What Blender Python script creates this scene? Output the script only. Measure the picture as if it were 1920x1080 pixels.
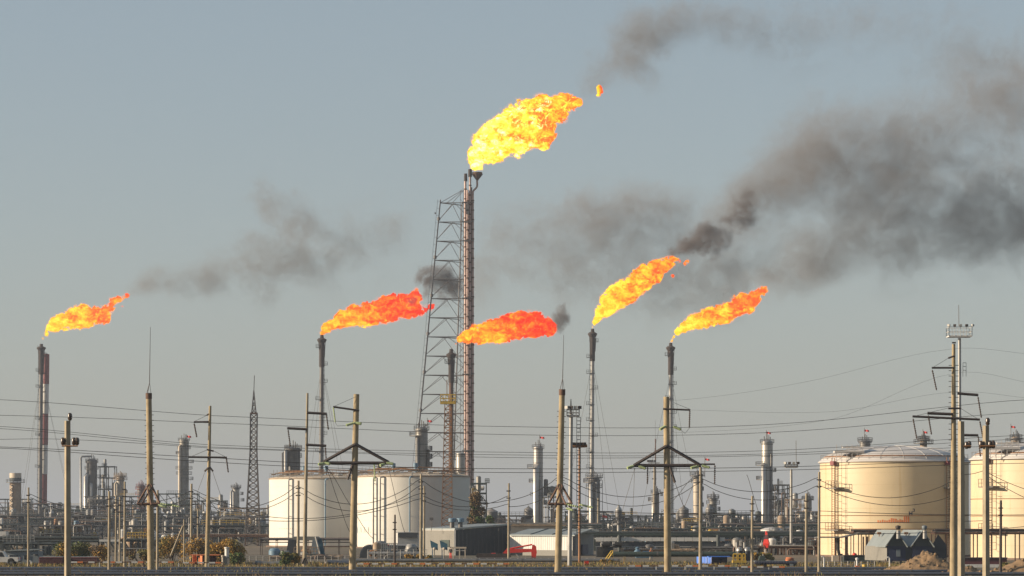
import bpy, bmesh, math, random
import numpy as np
from mathutils import Vector, Matrix

for o in list(bpy.data.objects):
    bpy.data.objects.remove(o)
SC = bpy.context.scene
COL = SC.collection
R = math.radians
random.seed(7)

# ------------------------------------------------------------------ camera
FPX, HOR, EYE = 5445.0, 975.0, 5.75        # focal length in photo pixels, horizon row, eye height
cam = bpy.data.cameras.new('camera')
cam.sensor_width = 36.0
cam.lens = FPX / 1920.0 * 36.0
cam.shift_y = (HOR - 540.0) / 1920.0
cam.clip_start = 1.0
cam.clip_end = 60000.0
CAM = bpy.data.objects.new('camera', cam)
COL.objects.link(CAM)
CAM.location = (0, 0, EYE)
CAM.rotation_euler = (R(90), 0, 0)
SC.camera = CAM

# ------------------------------------------------------------------ light
SUN_AZ, SUN_EL = -98.0, 15.0              # degrees from +Y towards +X, elevation
world = bpy.data.worlds.new('World')
SC.world = world
world.use_nodes = True
wn, wl = world.node_tree.nodes, world.node_tree.links
sky = wn.new('ShaderNodeTexSky')
sky.sky_type = 'NISHITA'
sky.sun_disc = False
sky.sun_elevation = R(SUN_EL)
sky.sun_rotation = R(SUN_AZ)
sky.altitude = 0
sky.air_density = 1.0
sky.dust_density = 1.1
sky.ozone_density = 2.2
hs = wn.new('ShaderNodeHueSaturation')
hs.inputs['Saturation'].default_value = 1.15
gam = wn.new('ShaderNodeGamma')              # evens out the dome: hazy, low-contrast sky
gam.inputs['Gamma'].default_value = 0.45
wl.new(sky.outputs[0], gam.inputs['Color'])
wl.new(gam.outputs[0], hs.inputs['Color'])
bg = wn['Background']
bg.inputs['Strength'].default_value = 0.15
wl.new(hs.outputs[0], bg.inputs['Color'])
sun = bpy.data.lights.new('sun', 'SUN')
sun.energy = 5.0
sun.angle = R(0.53)
sun.color = (1.0, 0.83, 0.62)
SUN = bpy.data.objects.new('sun', sun)
COL.objects.link(SUN)
sv = Vector((math.sin(R(SUN_AZ)) * math.cos(R(SUN_EL)), math.cos(R(SUN_AZ)) * math.cos(R(SUN_EL)), math.sin(R(SUN_EL))))
SUN.rotation_euler = (-sv).to_track_quat('-Z', 'Y').to_euler()
SUN.location = sv * 300
SC.render.engine = 'CYCLES'
SC.view_settings.view_transform = 'Standard'
SC.view_settings.look = 'None'
SC.view_settings.exposure = 0.78
SC.view_settings.gamma = 1.0
SC.cycles.use_denoising = True
SC.cycles.denoiser = 'OPENIMAGEDENOISE'
SC.cycles.max_bounces = 6
SC.cycles.diffuse_bounces = 2
SC.cycles.glossy_bounces = 2
SC.cycles.transparent_max_bounces = 12
SC.cycles.volume_bounces = 0
SC.cycles.volume_max_steps = 256

def P(px, py, D):
    """a pixel of the photograph at depth D as a point of the place"""
    return Vector(((px - 960.0) * D / FPX, D, EYE + (HOR - py) * D / FPX))
def DB(py):
    """depth of the ground seen at row py"""
    return FPX * EYE / (py - HOR)
# ------------------------------------------------------------------ flames and smoke
class NT:
    """small helper to write field maths as nodes"""
    def __init__(s, tree): s.t = tree
    def n(s, typ, **kw):
        nd = s.t.nodes.new(typ)
        for k, v in kw.items(): setattr(nd, k, v)
        return nd
    def put(s, sock, v):
        if isinstance(v, bpy.types.NodeSocket): s.t.links.new(v, sock)
        else: sock.default_value = v
    def m(s, op, a, b=0.0, c=0.0, clamp=False):
        nd = s.n('ShaderNodeMath', operation=op, use_clamp=clamp)
        for i, v in enumerate((a, b, c)): s.put(nd.inputs[i], v)
        return nd.outputs[0]
    def vm(s, op, a, b=(0, 0, 0)):
        nd = s.n('ShaderNodeVectorMath', operation=op)
        s.put(nd.inputs[0], a); s.put(nd.inputs[1], b)
        return nd.outputs['Value'] if op in ('LENGTH', 'DISTANCE', 'DOT_PRODUCT') else nd.outputs['Vector']
    def noise(s, vec, scale, detail, rough, dist=0.0):
        nd = s.n('ShaderNodeTexNoise')
        s.put(nd.inputs['Vector'], vec)
        nd.inputs['Scale'].default_value = scale
        nd.inputs['Detail'].default_value = detail
        nd.inputs['Roughness'].default_value = rough
        nd.inputs['Distortion'].default_value = dist
        return nd.outputs[0]

def blob_field(T, pos, blobs, power=1.0):
    """sum of round puffs: blobs are (x, y, z, radius, weight)"""
    tot = None
    for (x, y, z, r, w) in blobs:
        d = T.vm('DISTANCE', pos, (x, y, z))
        q = T.m('MULTIPLY', d, 1.0 / r)
        q = T.m('MULTIPLY', q, q)
        g = T.m('POWER', 2.718, T.m('MULTIPLY', q, -power))
        g = T.m('MULTIPLY', g, w)
        tot = g if tot is None else T.m('ADD', tot, g)
    return tot

def field_group(name, lo, hi, res, field, mat=None, iso=None):
    """node group: a grid of density between lo and hi; as smoke, or meshed at iso"""
    g = bpy.data.node_groups.new(name, 'GeometryNodeTree')
    g.interface.new_socket('Geometry', in_out='OUTPUT', socket_type='NodeSocketGeometry')
    g.interface.new_socket('Geometry', in_out='INPUT', socket_type='NodeSocketGeometry')
    T = NT(g)
    out = T.n('NodeGroupOutput')
    vc = T.n('GeometryNodeVolumeCube')
    pos = T.n('GeometryNodeInputPosition').outputs[0]
    T.put(vc.inputs['Density'], field(T, pos))
    vc.inputs['Background'].default_value = 0.0 if iso is None else -1.0
    vc.inputs['Min'].default_value = lo
    vc.inputs['Max'].default_value = hi
    for i, k in enumerate('XYZ'): vc.inputs['Resolution ' + k].default_value = res[i]
    geo = vc.outputs[0]
    if iso is not None:
        v2m = T.n('GeometryNodeVolumeToMesh')
        g.links.new(geo, v2m.inputs['Volume'])
        v2m.inputs['Threshold'].default_value = iso
        geo = v2m.outputs[0]
    if mat is not None:
        sm = T.n('GeometryNodeSetMaterial')
        g.links.new(geo, sm.inputs['Geometry'])
        sm.inputs['Material'].default_value = mat
        geo = sm.outputs[0]
    g.links.new(geo, out.inputs[0])
    return g

def bounds(blobs, k, pad):
    lo = [min(b[i] - b[3] * k for b in blobs) - pad for i in range(3)]
    hi = [max(b[i] + b[3] * k for b in blobs) + pad for i in range(3)]
    return lo, hi

def smoke_mat(name, dens, col, aniso=0.2):
    m = bpy.data.materials.new(name)
    m.use_nodes = True
    n, l = m.node_tree.nodes, m.node_tree.links
    n.remove(n['Principled BSDF'])
    pv = n.new('ShaderNodeVolumePrincipled')
    pv.inputs['Color'].default_value = col + (1,)
    pv.inputs['Density'].default_value = dens
    pv.inputs['Density Attribute'].default_value = 'density'
    pv.inputs['Anisotropy'].default_value = aniso
    l.new(pv.outputs[0], n['Material Output'].inputs['Volume'])
    return m

def make_smoke(label, blobs_px, D, mat, seed, depth=0.9, nscale=0.05, thr=0.40, gain=4.2, vox=1.0, step=3.0):
    """blobs_px: (px, py, radius_px, weight)"""
    rnd = random.Random(seed)
    s = D / FPX
    blobs = []
    for (px, py, r, w) in blobs_px:
        p = P(px, py, D)
        blobs.append((p.x, D + rnd.uniform(-.5, .5) * r * s, p.z, r * s, w))
    lo, hi = bounds(blobs, 1.5, 0)
    res = [max(8, int((hi[i] - lo[i]) / (vox * (2.4 if i == 1 else 1.0)))) for i in range(3)]
    def field(T, pos):
        off = T.vm('ADD', pos, (seed * 37.1, seed * 11.3, seed * 5.7))
        wn_ = T.n('ShaderNodeTexNoise')
        T.put(wn_.inputs['Vector'], off)
        wn_.inputs['Scale'].default_value = nscale * 0.8
        wn_.inputs['Detail'].default_value = 2.0
        wp = T.vm('MULTIPLY', T.vm('SUBTRACT', wn_.outputs['Color'], (.5, .5, .5)), (0.8 / nscale,) * 3)
        base = blob_field(T, T.vm('ADD', pos, wp), blobs)
        base = T.m('SUBTRACT', 1.0, T.m('POWER', 2.718, T.m('MULTIPLY', base, -1.0)))
        n1 = T.noise(off, nscale, 4.0, 0.6, 0.8)
        n2 = T.noise(off, nscale * 3.1, 3.0, 0.62, 1.2)
        d = T.m('ADD', T.m('MULTIPLY', T.m('SUBTRACT', n1, 0.5), gain), T.m('MULTIPLY', T.m('SUBTRACT', n2, 0.5), gain * 0.7))
        d = T.m('ADD', d, T.m('MULTIPLY_ADD', base, 1.6, -thr))
        d = T.m('MAXIMUM', d, 0.0)
        b = T.m('MAXIMUM', T.m('SUBTRACT', base, 0.05), 0.0)
        return T.m('MULTIPLY', d, b)
    g = field_group('smoke_field', lo, hi, res, field, mat)
    v = bpy.data.volumes.new('smoke')
    v.materials.append(mat)
    o = bpy.data.objects.new('smoke', v)
    v.render.step_size = step
    COL.objects.link(o)
    md = o.modifiers.new('field', 'NODES')
    md.node_group = g
    o['label'], o['category'], o['kind'] = label, 'smoke', 'stuff'
    return o

def flame_mat(name, cols, strength, holes, scale):
    m = bpy.data.materials.new(name)
    m.use_nodes = True
    n, l = m.node_tree.nodes, m.node_tree.links
    n.remove(n['Principled BSDF'])
    T = NT(m.node_tree)
    tc = T.vm('MULTIPLY', n.new('ShaderNodeTexCoord').outputs['Object'], (.62, 1.0, 1.0))
    warp = n.new('ShaderNodeTexNoise')
    l.new(tc, warp.inputs['Vector'])
    warp.inputs['Scale'].default_value = scale * 0.7
    warp.inputs['Detail'].default_value = 3
    w2 = T.vm('MULTIPLY', warp.outputs['Color'], (2.2, 2.2, 2.2))
    pos = T.vm('ADD', tc, w2)
    a = T.noise(pos, scale, 5.0, 0.58, 0.4)
    big = T.noise(tc, scale * 0.38, 3.0, 0.5, 0.5)
    ht = n.new('ShaderNodeAttribute'); ht.attribute_name = 'flame_age'
    a = T.m('ADD', T.m('MULTIPLY', a, 0.62), T.m('MULTIPLY', big, 0.38))
    a = T.m('ADD', a, T.m('MULTIPLY', T.m('SUBTRACT', ht.outputs['Fac'], 0.60), 0.21))
    ramp = n.new('ShaderNodeValToRGB')
    l.new(a, ramp.inputs[0])
    cr = ramp.color_ramp
    while len(cr.elements) < len(cols): cr.elements.new(0.5)
    for e, (p_, c_) in zip(cr.elements, cols):
        e.position = p_; e.color = c_ + (1,)
    em = n.new('ShaderNodeEmission')
    em.inputs['Strength'].default_value = strength
    l.new(ramp.outputs[0], em.inputs['Color'])
    tr = n.new('ShaderNodeBsdfTransparent')
    mx = n.new('ShaderNodeMixShader')
    off = T.vm('ADD', tc, (31.0, 7.0, 19.0))
    h = T.noise(off, scale * 1.3, 4.0, 0.6, 0.8)
    hr = T.m('MULTIPLY', T.m('SUBTRACT', h, holes[0]), holes[1], clamp=True)
    l.new(hr, mx.inputs[0]); l.new(tr.outputs[0], mx.inputs[1]); l.new(em.outputs[0], mx.inputs[2])
    l.new(mx.outputs[0], n['Material Output'].inputs['Surface'])
    try: m.cycles.emission_sampling = 'NONE'
    except Exception: pass
    return m

def fringe_mat(name, col, strength, dens):
    m = bpy.data.materials.new(name)
    m.use_nodes = True
    n, l = m.node_tree.nodes, m.node_tree.links
    n.remove(n['Principled BSDF'])
    pv = n.new('ShaderNodeVolumePrincipled')
    pv.inputs['Color'].default_value = (.25, .1, .05, 1)
    pv.inputs['Density'].default_value = dens
    pv.inputs['Density Attribute'].default_value = 'density'
    at = n.new('ShaderNodeAttribute'); at.attribute_name = 'density'
    mu = n.new('ShaderNodeMath'); mu.operation = 'MULTIPLY'
    l.new(at.outputs['Fac'], mu.inputs[0]); mu.inputs[1].default_value = strength
    l.new(mu.outputs[0], pv.inputs['Emission Strength'])
    pv.inputs['Emission Color'].default_value = col + (1,)
    l.new(pv.outputs[0], n['Material Output'].inputs['Volume'])
    return m

def iso_mesh(name, blobs, lo, hi, res, field, iso):
    """mesh of a field at one level, read back as plain mesh data"""
    tmp = bpy.data.objects.new('tmp', bpy.data.meshes.new('tmp'))
    COL.objects.link(tmp)
    md = tmp.modifiers.new('f', 'NODES')
    md.node_group = field_group('tmp_field', lo, hi, res, field, None, iso)
    dg = bpy.context.evaluated_depsgraph_get()
    me = bpy.data.meshes.new_from_object(tmp.evaluated_get(dg), depsgraph=dg)
    me.name = name
    ng = md.node_group
    bpy.data.objects.remove(tmp)
    bpy.data.node_groups.remove(ng)
    for p in me.polygons: p.use_smooth = True
    return me

def make_flame(label, blobs_px, D, seed, mats, vox, namp=0.9, levels=(0.34, 0.62, 0.95), fringe=None):
    rnd = random.Random(seed)
    s = D / FPX
    p0 = P(blobs_px[0][0], blobs_px[0][1], D)
    blobs = []
    for (px, py, r, w) in blobs_px:
        p = P(px, py, D) - p0
        blobs.append((p.x, rnd.uniform(-.25, .25) * r * s, p.z, r * s, w))
    lo, hi = bounds(blobs, 1.7, 0)
    res = [max(8, int((hi[i] - lo[i]) / vox)) for i in range(3)]
    rm = sum(b[3] for b in blobs) / len(blobs)
    def field(T, pos):
        off = T.vm('ADD', pos, (seed * 17.3, seed * 5.1, seed * 9.7))
        base = blob_field(T, pos, blobs)
        sat = T.m('SUBTRACT', 1.0, T.m('POWER', 2.718, T.m('MULTIPLY', base, -1.1)))
        n1 = T.noise(off, 0.68 / rm, 5.0, 0.62, 0.6)
        n2 = T.noise(off, 2.2 / rm, 4.0, 0.65, 0.8)
        n = T.m('ADD', T.m('MULTIPLY', T.m('SUBTRACT', n1, 0.5), namp), T.m('MULTIPLY', T.m('SUBTRACT', n2, 0.5), namp * 0.75))
        k = T.m('MINIMUM', T.m('MULTIPLY', base, 2.0), 1.0)
        return T.m('ADD', sat, T.m('MULTIPLY', n, k))
    e = bpy.data.objects.new('gas_flame', None)
    COL.objects.link(e)
    e.location = p0
    if fringe is not None:   # thin glowing gas around the body of the flame
        def soft(T, pos):
            f = T.m('MULTIPLY', T.m('SUBTRACT', field(T, pos), levels[0] - 0.07), 7.0, clamp=True)
            return T.m('MULTIPLY', f, f)
        vres = [max(8, int((hi[i] - lo[i]) / (vox * (1.15 if i != 1 else 2.0)))) for i in range(3)]
        vd = bpy.data.volumes.new('flame_fringe'); vd.materials.append(fringe)
        vd.render.step_size = 0.7
        vo = bpy.data.objects.new('flame_fringe', vd); COL.objects.link(vo); vo.parent = e
        vo.modifiers.new('field', 'NODES').node_group = field_group('fringe_field', lo, hi, vres, soft, fringe)
    for nm, lv, mt in zip(('inner_flame', 'flame_core'), levels[1:], mats):
        me = iso_mesh(nm, blobs, lo, hi, res, field, lv)
        if len(me.polygons) == 0: continue
        me.materials.clear(); me.materials.append(mt)
        L_ = max(abs(b[0]) for b in blobs)
        co = np.empty(len(me.vertices) * 3, dtype=np.float32); me.vertices.foreach_get('co', co)
        at = me.attributes.new('flame_age', 'FLOAT', 'POINT')
        at.data.foreach_set('value', np.clip(1.0 - co[0::3] / max(L_, .1), 0, 1).astype(np.float32))
        o = bpy.data.objects.new(nm, me)
        COL.objects.link(o)
        o.parent = e
    e['label'], e['category'], e['group'] = label, 'flame', 'gas flames burning on the flare stacks'
    return e
# ------------------------------------------------------------------ materials
def mat(name, col, rough=0.6, metal=0.0, var=0.18, scale=0.6, rust=0.0, rustcol=(0.28, 0.11, 0.04), streak=1.0, bump=0.0, fine=0.0, rscale=None):
    """paint, steel, concrete, cloth: base colour with uneven tone and, if asked, rust or dirt streaks"""
    m = bpy.data.materials.new(name)
    m.use_nodes = True
    n, l = m.node_tree.nodes, m.node_tree.links
    b = n['Principled BSDF']
    T = NT(m.node_tree)
    b.inputs['Roughness'].default_value = rough
    b.inputs['Metallic'].default_value = metal
    g = n.new('ShaderNodeNewGeometry').outputs['Position']
    a = T.noise(g, scale, 4.0, 0.6)
    mx = n.new('ShaderNodeMix'); mx.data_type = 'RGBA'
    k = T.m('MULTIPLY_ADD', T.m('SUBTRACT', a, 0.5), 2.2, 0.5, clamp=True)
    l.new(k, mx.inputs[0])
    mx.inputs[6].default_value = tuple(c * (1 - var) for c in col) + (1,)
    mx.inputs[7].default_value = tuple(min(1, c * (1 + var)) for c in col) + (1,)
    out = mx.outputs[2]
    if rust > 0:
        sc = T.vm('MULTIPLY', g, (1.0, 1.0, 1.0 / streak))
        r = T.noise(sc, rscale or scale * 2.3, 5.0, 0.65)
        r = T.m('MULTIPLY', T.m('SUBTRACT', r, 0.72 - 0.3 * rust), 6.0, clamp=True)
        m2 = n.new('ShaderNodeMix'); m2.data_type = 'RGBA'
        l.new(r, m2.inputs[0]); l.new(out, m2.inputs[6])
        m2.inputs[7].default_value = rustcol + (1,)
        out = m2.outputs[2]
    l.new(out, b.inputs['Base Color'])
    if bump > 0:
        bn = n.new('ShaderNodeBump')
        bn.inputs['Strength'].default_value = bump
        bn.inputs['Distance'].default_value = 0.05
        l.new(T.noise(g, fine or scale * 8, 4.0, 0.6), bn.inputs['Height'])
        l.new(bn.outputs[0], b.inputs['Normal'])
    return m

M = {}
def addm(k, c, *a, **kw): M[k] = mat(k, tuple(q * 0.84 for q in c), *a, **kw)
addm('concrete', (0.36, 0.28, 0.165), 0.9, 0, .26, .9, .55, (0.13, .08, .045), 7.0, .3, rscale=2.2)
addm('concrete_pale', (0.35, 0.29, 0.20), 0.9, 0, .24, .9, .45, (0.15, .10, .06), 7.0, rscale=2.2)
addm('steel_dark', (0.055, 0.04, 0.035), 0.7, 0.2, .3, 1.5)
addm('steel_grey', (0.13, 0.125, 0.12), 0.55, 0.4, .22, .7, .35)
addm('steel_rust', (0.13, 0.07, 0.045), 0.8, 0.2, .35, 1.2)
addm('steel_pale', (0.34, 0.33, 0.31), 0.5, 0.3, .18, .7, .25)
addm('alu', (0.42, 0.40, 0.37), 0.42, 0.6, .14, .5, .1)
addm('alu_dull', (0.29, 0.27, 0.24), 0.5, 0.5, .2, .5, .2)
addm('tank_white', (0.70, 0.665, 0.59), 0.55, 0, .08, .12, .34, (0.46, .31, .19), 22.0, rscale=.9)
addm('tank_cream', (0.66, 0.53, 0.335), 0.55, 0, .10, .12, .38, (0.44, .31, .15), 20.0, rscale=.8)
addm('roof_white', (0.62, 0.58, 0.54), 0.5, 0, .08, .2, .25, (0.5, .33, .22), 1.0)
addm('rust_pale', (0.33, 0.24, 0.16), 0.75, 0, .35, .8, .4)
addm('orange_steel', (0.30, 0.145, 0.06), 0.7, 0.1, .3, 1.0, .4)
addm('tower_steel', (0.15, 0.14, 0.14), 0.6, 0.3, .25, .4)
addm('riser', (0.46, 0.32, 0.27), 0.5, 0.1, .3, .35, .55, (0.26, .10, .06), 1.6)
addm('soot', (0.045, 0.032, 0.028), 0.85, 0, .4, .8)
addm('red_paint', (0.22, 0.05, 0.05), 0.6, 0, .2, .4)
addm('white_paint', (0.64, 0.62, 0.58), 0.55, 0, .1, .6)
addm('warm_white', (0.56, 0.47, 0.36), 0.6, 0, .1, .6)
addm('orange_paint', (0.68, 0.20, 0.06), 0.6, 0, .2, .8)
addm('bright_red', (0.72, 0.035, 0.02), 0.5, 0, .12, .8)
addm('flag_red', (0.85, 0.04, 0.02), 0.6, 0, .08, .8)
addm('blue', (0.03, 0.16, 0.62), 0.5, 0, .12, .7)
addm('blue_navy', (0.018, 0.026, 0.065), 0.55, 0, .2, .7)
addm('blue_pale', (0.13, 0.22, 0.30), 0.5, 0, .15, .8)
addm('blue_teal', (0.035, 0.12, 0.17), 0.6, 0, .2, .8)
addm('teal_grey', (0.05, 0.062, 0.062), 0.65, 0.1, .25, .5)
addm('green_steel', (0.04, 0.06, 0.05), 0.65, 0.1, .25, .5, .2)
addm('yellow', (0.58, 0.38, 0.05), 0.6, 0, .2, .8)
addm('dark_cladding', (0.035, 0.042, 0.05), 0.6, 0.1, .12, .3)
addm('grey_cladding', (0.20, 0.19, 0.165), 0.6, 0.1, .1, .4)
addm('grey_blue', (0.17, 0.20, 0.22), 0.65, 0, .12, .6)
addm('roof_grey', (0.26, 0.29, 0.29), 0.55, 0.2, .1, .5)
addm('maroon', (0.11, 0.03, 0.035), 0.7, 0, .15, .6)
addm('rubber', (0.02, 0.02, 0.02), 0.9, 0, .1, 2)
addm('glass', (0.025, 0.03, 0.035), 0.12, 0, .05, 1)
addm('glass_green', (0.42, 0.50, 0.26), 0.25, 0, .12, 2)
addm('porcelain', (0.07, 0.045, 0.03), 0.3, 0, .15, 2)
addm('pipe_blue', (0.13, 0.145, 0.175), 0.42, 0.55, .18, .35, .1)
addm('pipe_grey', (0.21, 0.21, 0.205), 0.45, 0.4, .2, .5, .2)
addm('pipe_rust', (0.17, 0.11, 0.08), 0.7, 0.2, .3, .7)
addm('wire', (0.05, 0.045, 0.04), 0.6, 0.3, .1, 1)
addm('dirt', (0.26, 0.165, 0.085), 0.95, 0, .35, .9, .4, (0.12, .075, .04), 1.0, .8, 6.0)
addm('skin', (0.45, 0.27, 0.19), 0.6, 0, .05, 4)
addm('bark', (0.06, 0.045, 0.03), 0.9, 0, .3, 3)
for k, c in (('leaf_gold', (0.40, 0.225, 0.03)), ('leaf_olive', (0.19, 0.165, 0.04)), ('leaf_green', (0.075, 0.125, 0.03)), ('leaf_brown', (0.16, 0.10, 0.04))):
    addm(k, c, 0.8, 0, .45, 2.5)

# ------------------------------------------------------------------ mesh collector
class MB:
    def __init__(s):
        s.v, s.f, s.sm, s.mi = [], [], [], []
        s.cur = 0
        s.cuts = []
    def cut(s):
        """what follows is a piece of its own"""
        if s.v and (not s.cuts or s.cuts[-1] != (len(s.v), len(s.f))): s.cuts.append((len(s.v), len(s.f)))
        return s
    def pieces(s):
        ends = s.cuts + [(len(s.v), len(s.f))]
        v0 = f0 = 0
        for v1, f1 in ends:
            if f1 > f0:
                p = MB()
                p.v, p.sm, p.mi = s.v[v0:v1], s.sm[f0:f1], s.mi[f0:f1]
                p.f = [[i - v0 for i in f] for f in s.f[f0:f1]]
                yield p
            v0, f0 = v1, f1
    def add(s, vs, fs, smooth=False):
        o = len(s.v)
        s.v += [tuple(p) for p in vs]
        for f in fs:
            s.f.append([i + o for i in f]); s.sm.append(smooth); s.mi.append(s.cur)
    def box(s, c, d, rz=0.0):
        x, y, z = (k / 2 for k in d)
        cs, sn = math.cos(rz), math.sin(rz)
        vs = []
        for dx, dy, dz in ((-x, -y, -z), (x, -y, -z), (x, y, -z), (-x, y, -z), (-x, -y, z), (x, -y, z), (x, y, z), (-x, y, z)):
            vs.append((c[0] + dx * cs - dy * sn, c[1] + dx * sn + dy * cs, c[2] + dz))
        s.add(vs, [(0, 3, 2, 1), (4, 5, 6, 7), (0, 1, 5, 4), (1, 2, 6, 5), (2, 3, 7, 6), (3, 0, 4, 7)])
        return s
    def tube(s, p0, p1, r0, r1=None, n=8, caps=True, ph=.5):
        p0, p1 = Vector(p0), Vector(p1)
        r1 = r0 if r1 is None else r1
        d = (p1 - p0)
        if d.length < 1e-6: return s
        d.normalize()
        u = d.orthogonal().normalized() if abs(d.z) < .99 else Vector((1, 0, 0))
        w = d.cross(u).normalized(); u = w.cross(d)
        a = [(math.cos(2 * math.pi * (i + ph) / n), math.sin(2 * math.pi * (i + ph) / n)) for i in range(n)]
        A = [p0 + (u * c + w * q) * r0 for c, q in a]
        B = [p1 + (u * c + w * q) * r1 for c, q in a]
        s.add(A + B, [(i, (i + 1) % n, n + (i + 1) % n, n + i) for i in range(n)], n > 5)
        if caps:
            s.add(A, [list(range(n))[::-1]]); s.add(B, [list(range(n))])
        return s
    def bar(s, p0, p1, w, h=None):
        """square bar"""
        return s.tube(p0, p1, w * .7071, None if h is None else h * .7071, 4)
    def path(s, pts, r, n=6):
        """a bent pipe: rings joined"""
        pts = [Vector(p) for p in pts]
        rings = []
        for i, p in enumerate(pts):
            d = (pts[min(i + 1, len(pts) - 1)] - pts[max(i - 1, 0)]).normalized()
            up = Vector((0, 1, 0)) if abs(d.y) < .9 else Vector((1, 0, 0))
            u = d.cross(up).normalized(); w = d.cross(u)
            rings.append([p + (u * math.cos(2 * math.pi * k / n) + w * math.sin(2 * math.pi * k / n)) * r for k in range(n)])
        vs = [v for g in rings for v in g]
        fs = []
        for i in range(len(pts) - 1):
            for k in range(n):
                fs.append((i * n + k, i * n + (k + 1) % n, (i + 1) * n + (k + 1) % n, (i + 1) * n + k))
        s.add(vs, fs, n > 4)
        s.add(rings[0], [list(range(n))]); s.add(rings[-1], [list(range(n))[::-1]])
        return s
    def lathe(s, prof, c=(0, 0, 0), n=24, a0=0.0, a1=2 * math.pi):
        """turned shape, profile (radius, height); each profile step keeps its own edge"""
        full = abs(a1 - a0 - 2 * math.pi) < 1e-6
        m = n if full else n + 1
        for (r0, z0), (r1, z1) in zip(prof, prof[1:]):
            vs = []
            for (r, z) in ((r0, z0), (r1, z1)):
                for k in range(m):
                    a = a0 + (a1 - a0) * k / n
                    vs.append((c[0] + r * math.cos(a), c[1] + r * math.sin(a), c[2] + z))
            s.add(vs, [(k, (k + 1) % m, m + (k + 1) % m, m + k) for k in range(n)], True)
        return s
    def slab(s, poly, d, axis='y'):
        """a polygon in the x-z plane given thickness from y=d[0] to d[1]"""
        n = len(poly)
        A = [(x, d[0], z) for x, z in poly]; B = [(x, d[1], z) for x, z in poly]
        s.add(A + B, [list(range(n)), list(range(2 * n - 1, n - 1, -1))] + [(i, n + i, n + (i + 1) % n, (i + 1) % n) for i in range(n)])
        return s
    def build(s, name, m, parent=None, loc=None):
        me = bpy.data.meshes.new(name)
        me.from_pydata(s.v, [], s.f)
        me.polygons.foreach_set('use_smooth', s.sm)
        for k in (m if isinstance(m, (list, tuple)) else [m]):
            me.materials.append(M[k] if isinstance(k, str) else k)
        if any(s.mi): me.polygons.foreach_set('material_index', s.mi)
        bm = bmesh.new(); bm.from_mesh(me)
        bmesh.ops.recalc_face_normals(bm, faces=bm.faces)
        bm.to_mesh(me); bm.free()
        o = bpy.data.objects.new(name, me)
        COL.objects.link(o)
        if parent is not None: o.parent = parent
        if loc is not None: o.location = loc
        return o

def tag(o, label, cat, group=None, kind=None):
    if label: o['label'] = label
    if cat: o['category'] = cat
    if group: o['group'] = group
    if kind: o['kind'] = kind
    return o

class Thing:
    """an Empty at a thing's base; .q turns a photo pixel at this thing's depth into its own coordinates"""
    def __init__(s, name, label, cat, px, D, group=None, z=0.0):
        s.px, s.D, s.s, s.z = px, D, D / FPX, z
        s.o = bpy.data.objects.new(name, None)
        COL.objects.link(s.o)
        s.o.empty_display_size = 0.5
        s.o.location = ((px - 960) * s.s, D, z)
        tag(s.o, label, cat, group, 'thing')
    def q(s, px, py, dy=0.0):
        return Vector(((px - s.px) * s.s, dy, EYE + (HOR - py) * s.s - s.z))
    def zz(s, py): return EYE + (HOR - py) * s.s - s.z
    def xx(s, px): return (px - s.px) * s.s
    def part(s, name, mb, m, parent=None):
        o = None
        for p in mb.pieces(): o = p.build(name, m, parent or s.o)
        return o

def struct(name, mb, m):
    o = mb.build(name, m); o['kind'] = 'structure'; return o

def linked(o, parent, loc=None, rot=None, name=None):
    c = o.copy(); COL.objects.link(c); c.parent = parent
    if loc is not None: c.location = loc
    if rot is not None: c.rotation_euler = rot
    return c
# ------------------------------------------------------------------ the ground
def ground_mat():
    m = bpy.data.materials.new('ground_earth')
    m.use_nodes = True
    n, l = m.node_tree.nodes, m.node_tree.links
    b = n['Principled BSDF']; T = NT(m.node_tree)
    g = n.new('ShaderNodeNewGeometry').outputs['Position']
    a = T.noise(T.vm('MULTIPLY', g, (0.05, 0.012, 1)), 1.0, 6.0, 0.65)
    f = T.noise(g, 0.8, 5.0, 0.65)
    r = n.new('ShaderNodeValToRGB')
    l.new(T.m('MULTIPLY_ADD', f, 0.35, T.m('MULTIPLY', a, 0.65)), r.inputs[0])
    cr = r.color_ramp
    for _ in range(2): cr.elements.new(.5)
    for e, (p, c) in zip(cr.elements, ((.36, (.035, .035, .018)), (.46, (.075, .058, .03)), (.56, (.11, .08, .05)), (.68, (.15, .115, .08)))):
        e.position = p; e.color = c + (1,)
    l.new(r.outputs[0], b.inputs['Base Color'])
    b.inputs['Roughness'].default_value = 1.0
    return m
gm = MB()
gm.add([(-30000, -120, 0), (30000, -120, 0), (30000, 40000, 0), (-30000, 40000, 0)], [(0, 1, 2, 3)])
struct('ground', gm, ground_mat())

# ------------------------------------------------------------------ storage tanks
def railing(mb, pts, h, r=0.03, posts=1):
    for i, p in enumerate(pts):
        p = Vector(p)
        if i % posts == 0: mb.tube(p, p + Vector((0, 0, h)), r, n=4)
    for k in (0.5, 1.0):
        mb.path([Vector(p) + Vector((0, 0, h * k)) for p in pts], r * .9, 4)

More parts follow.
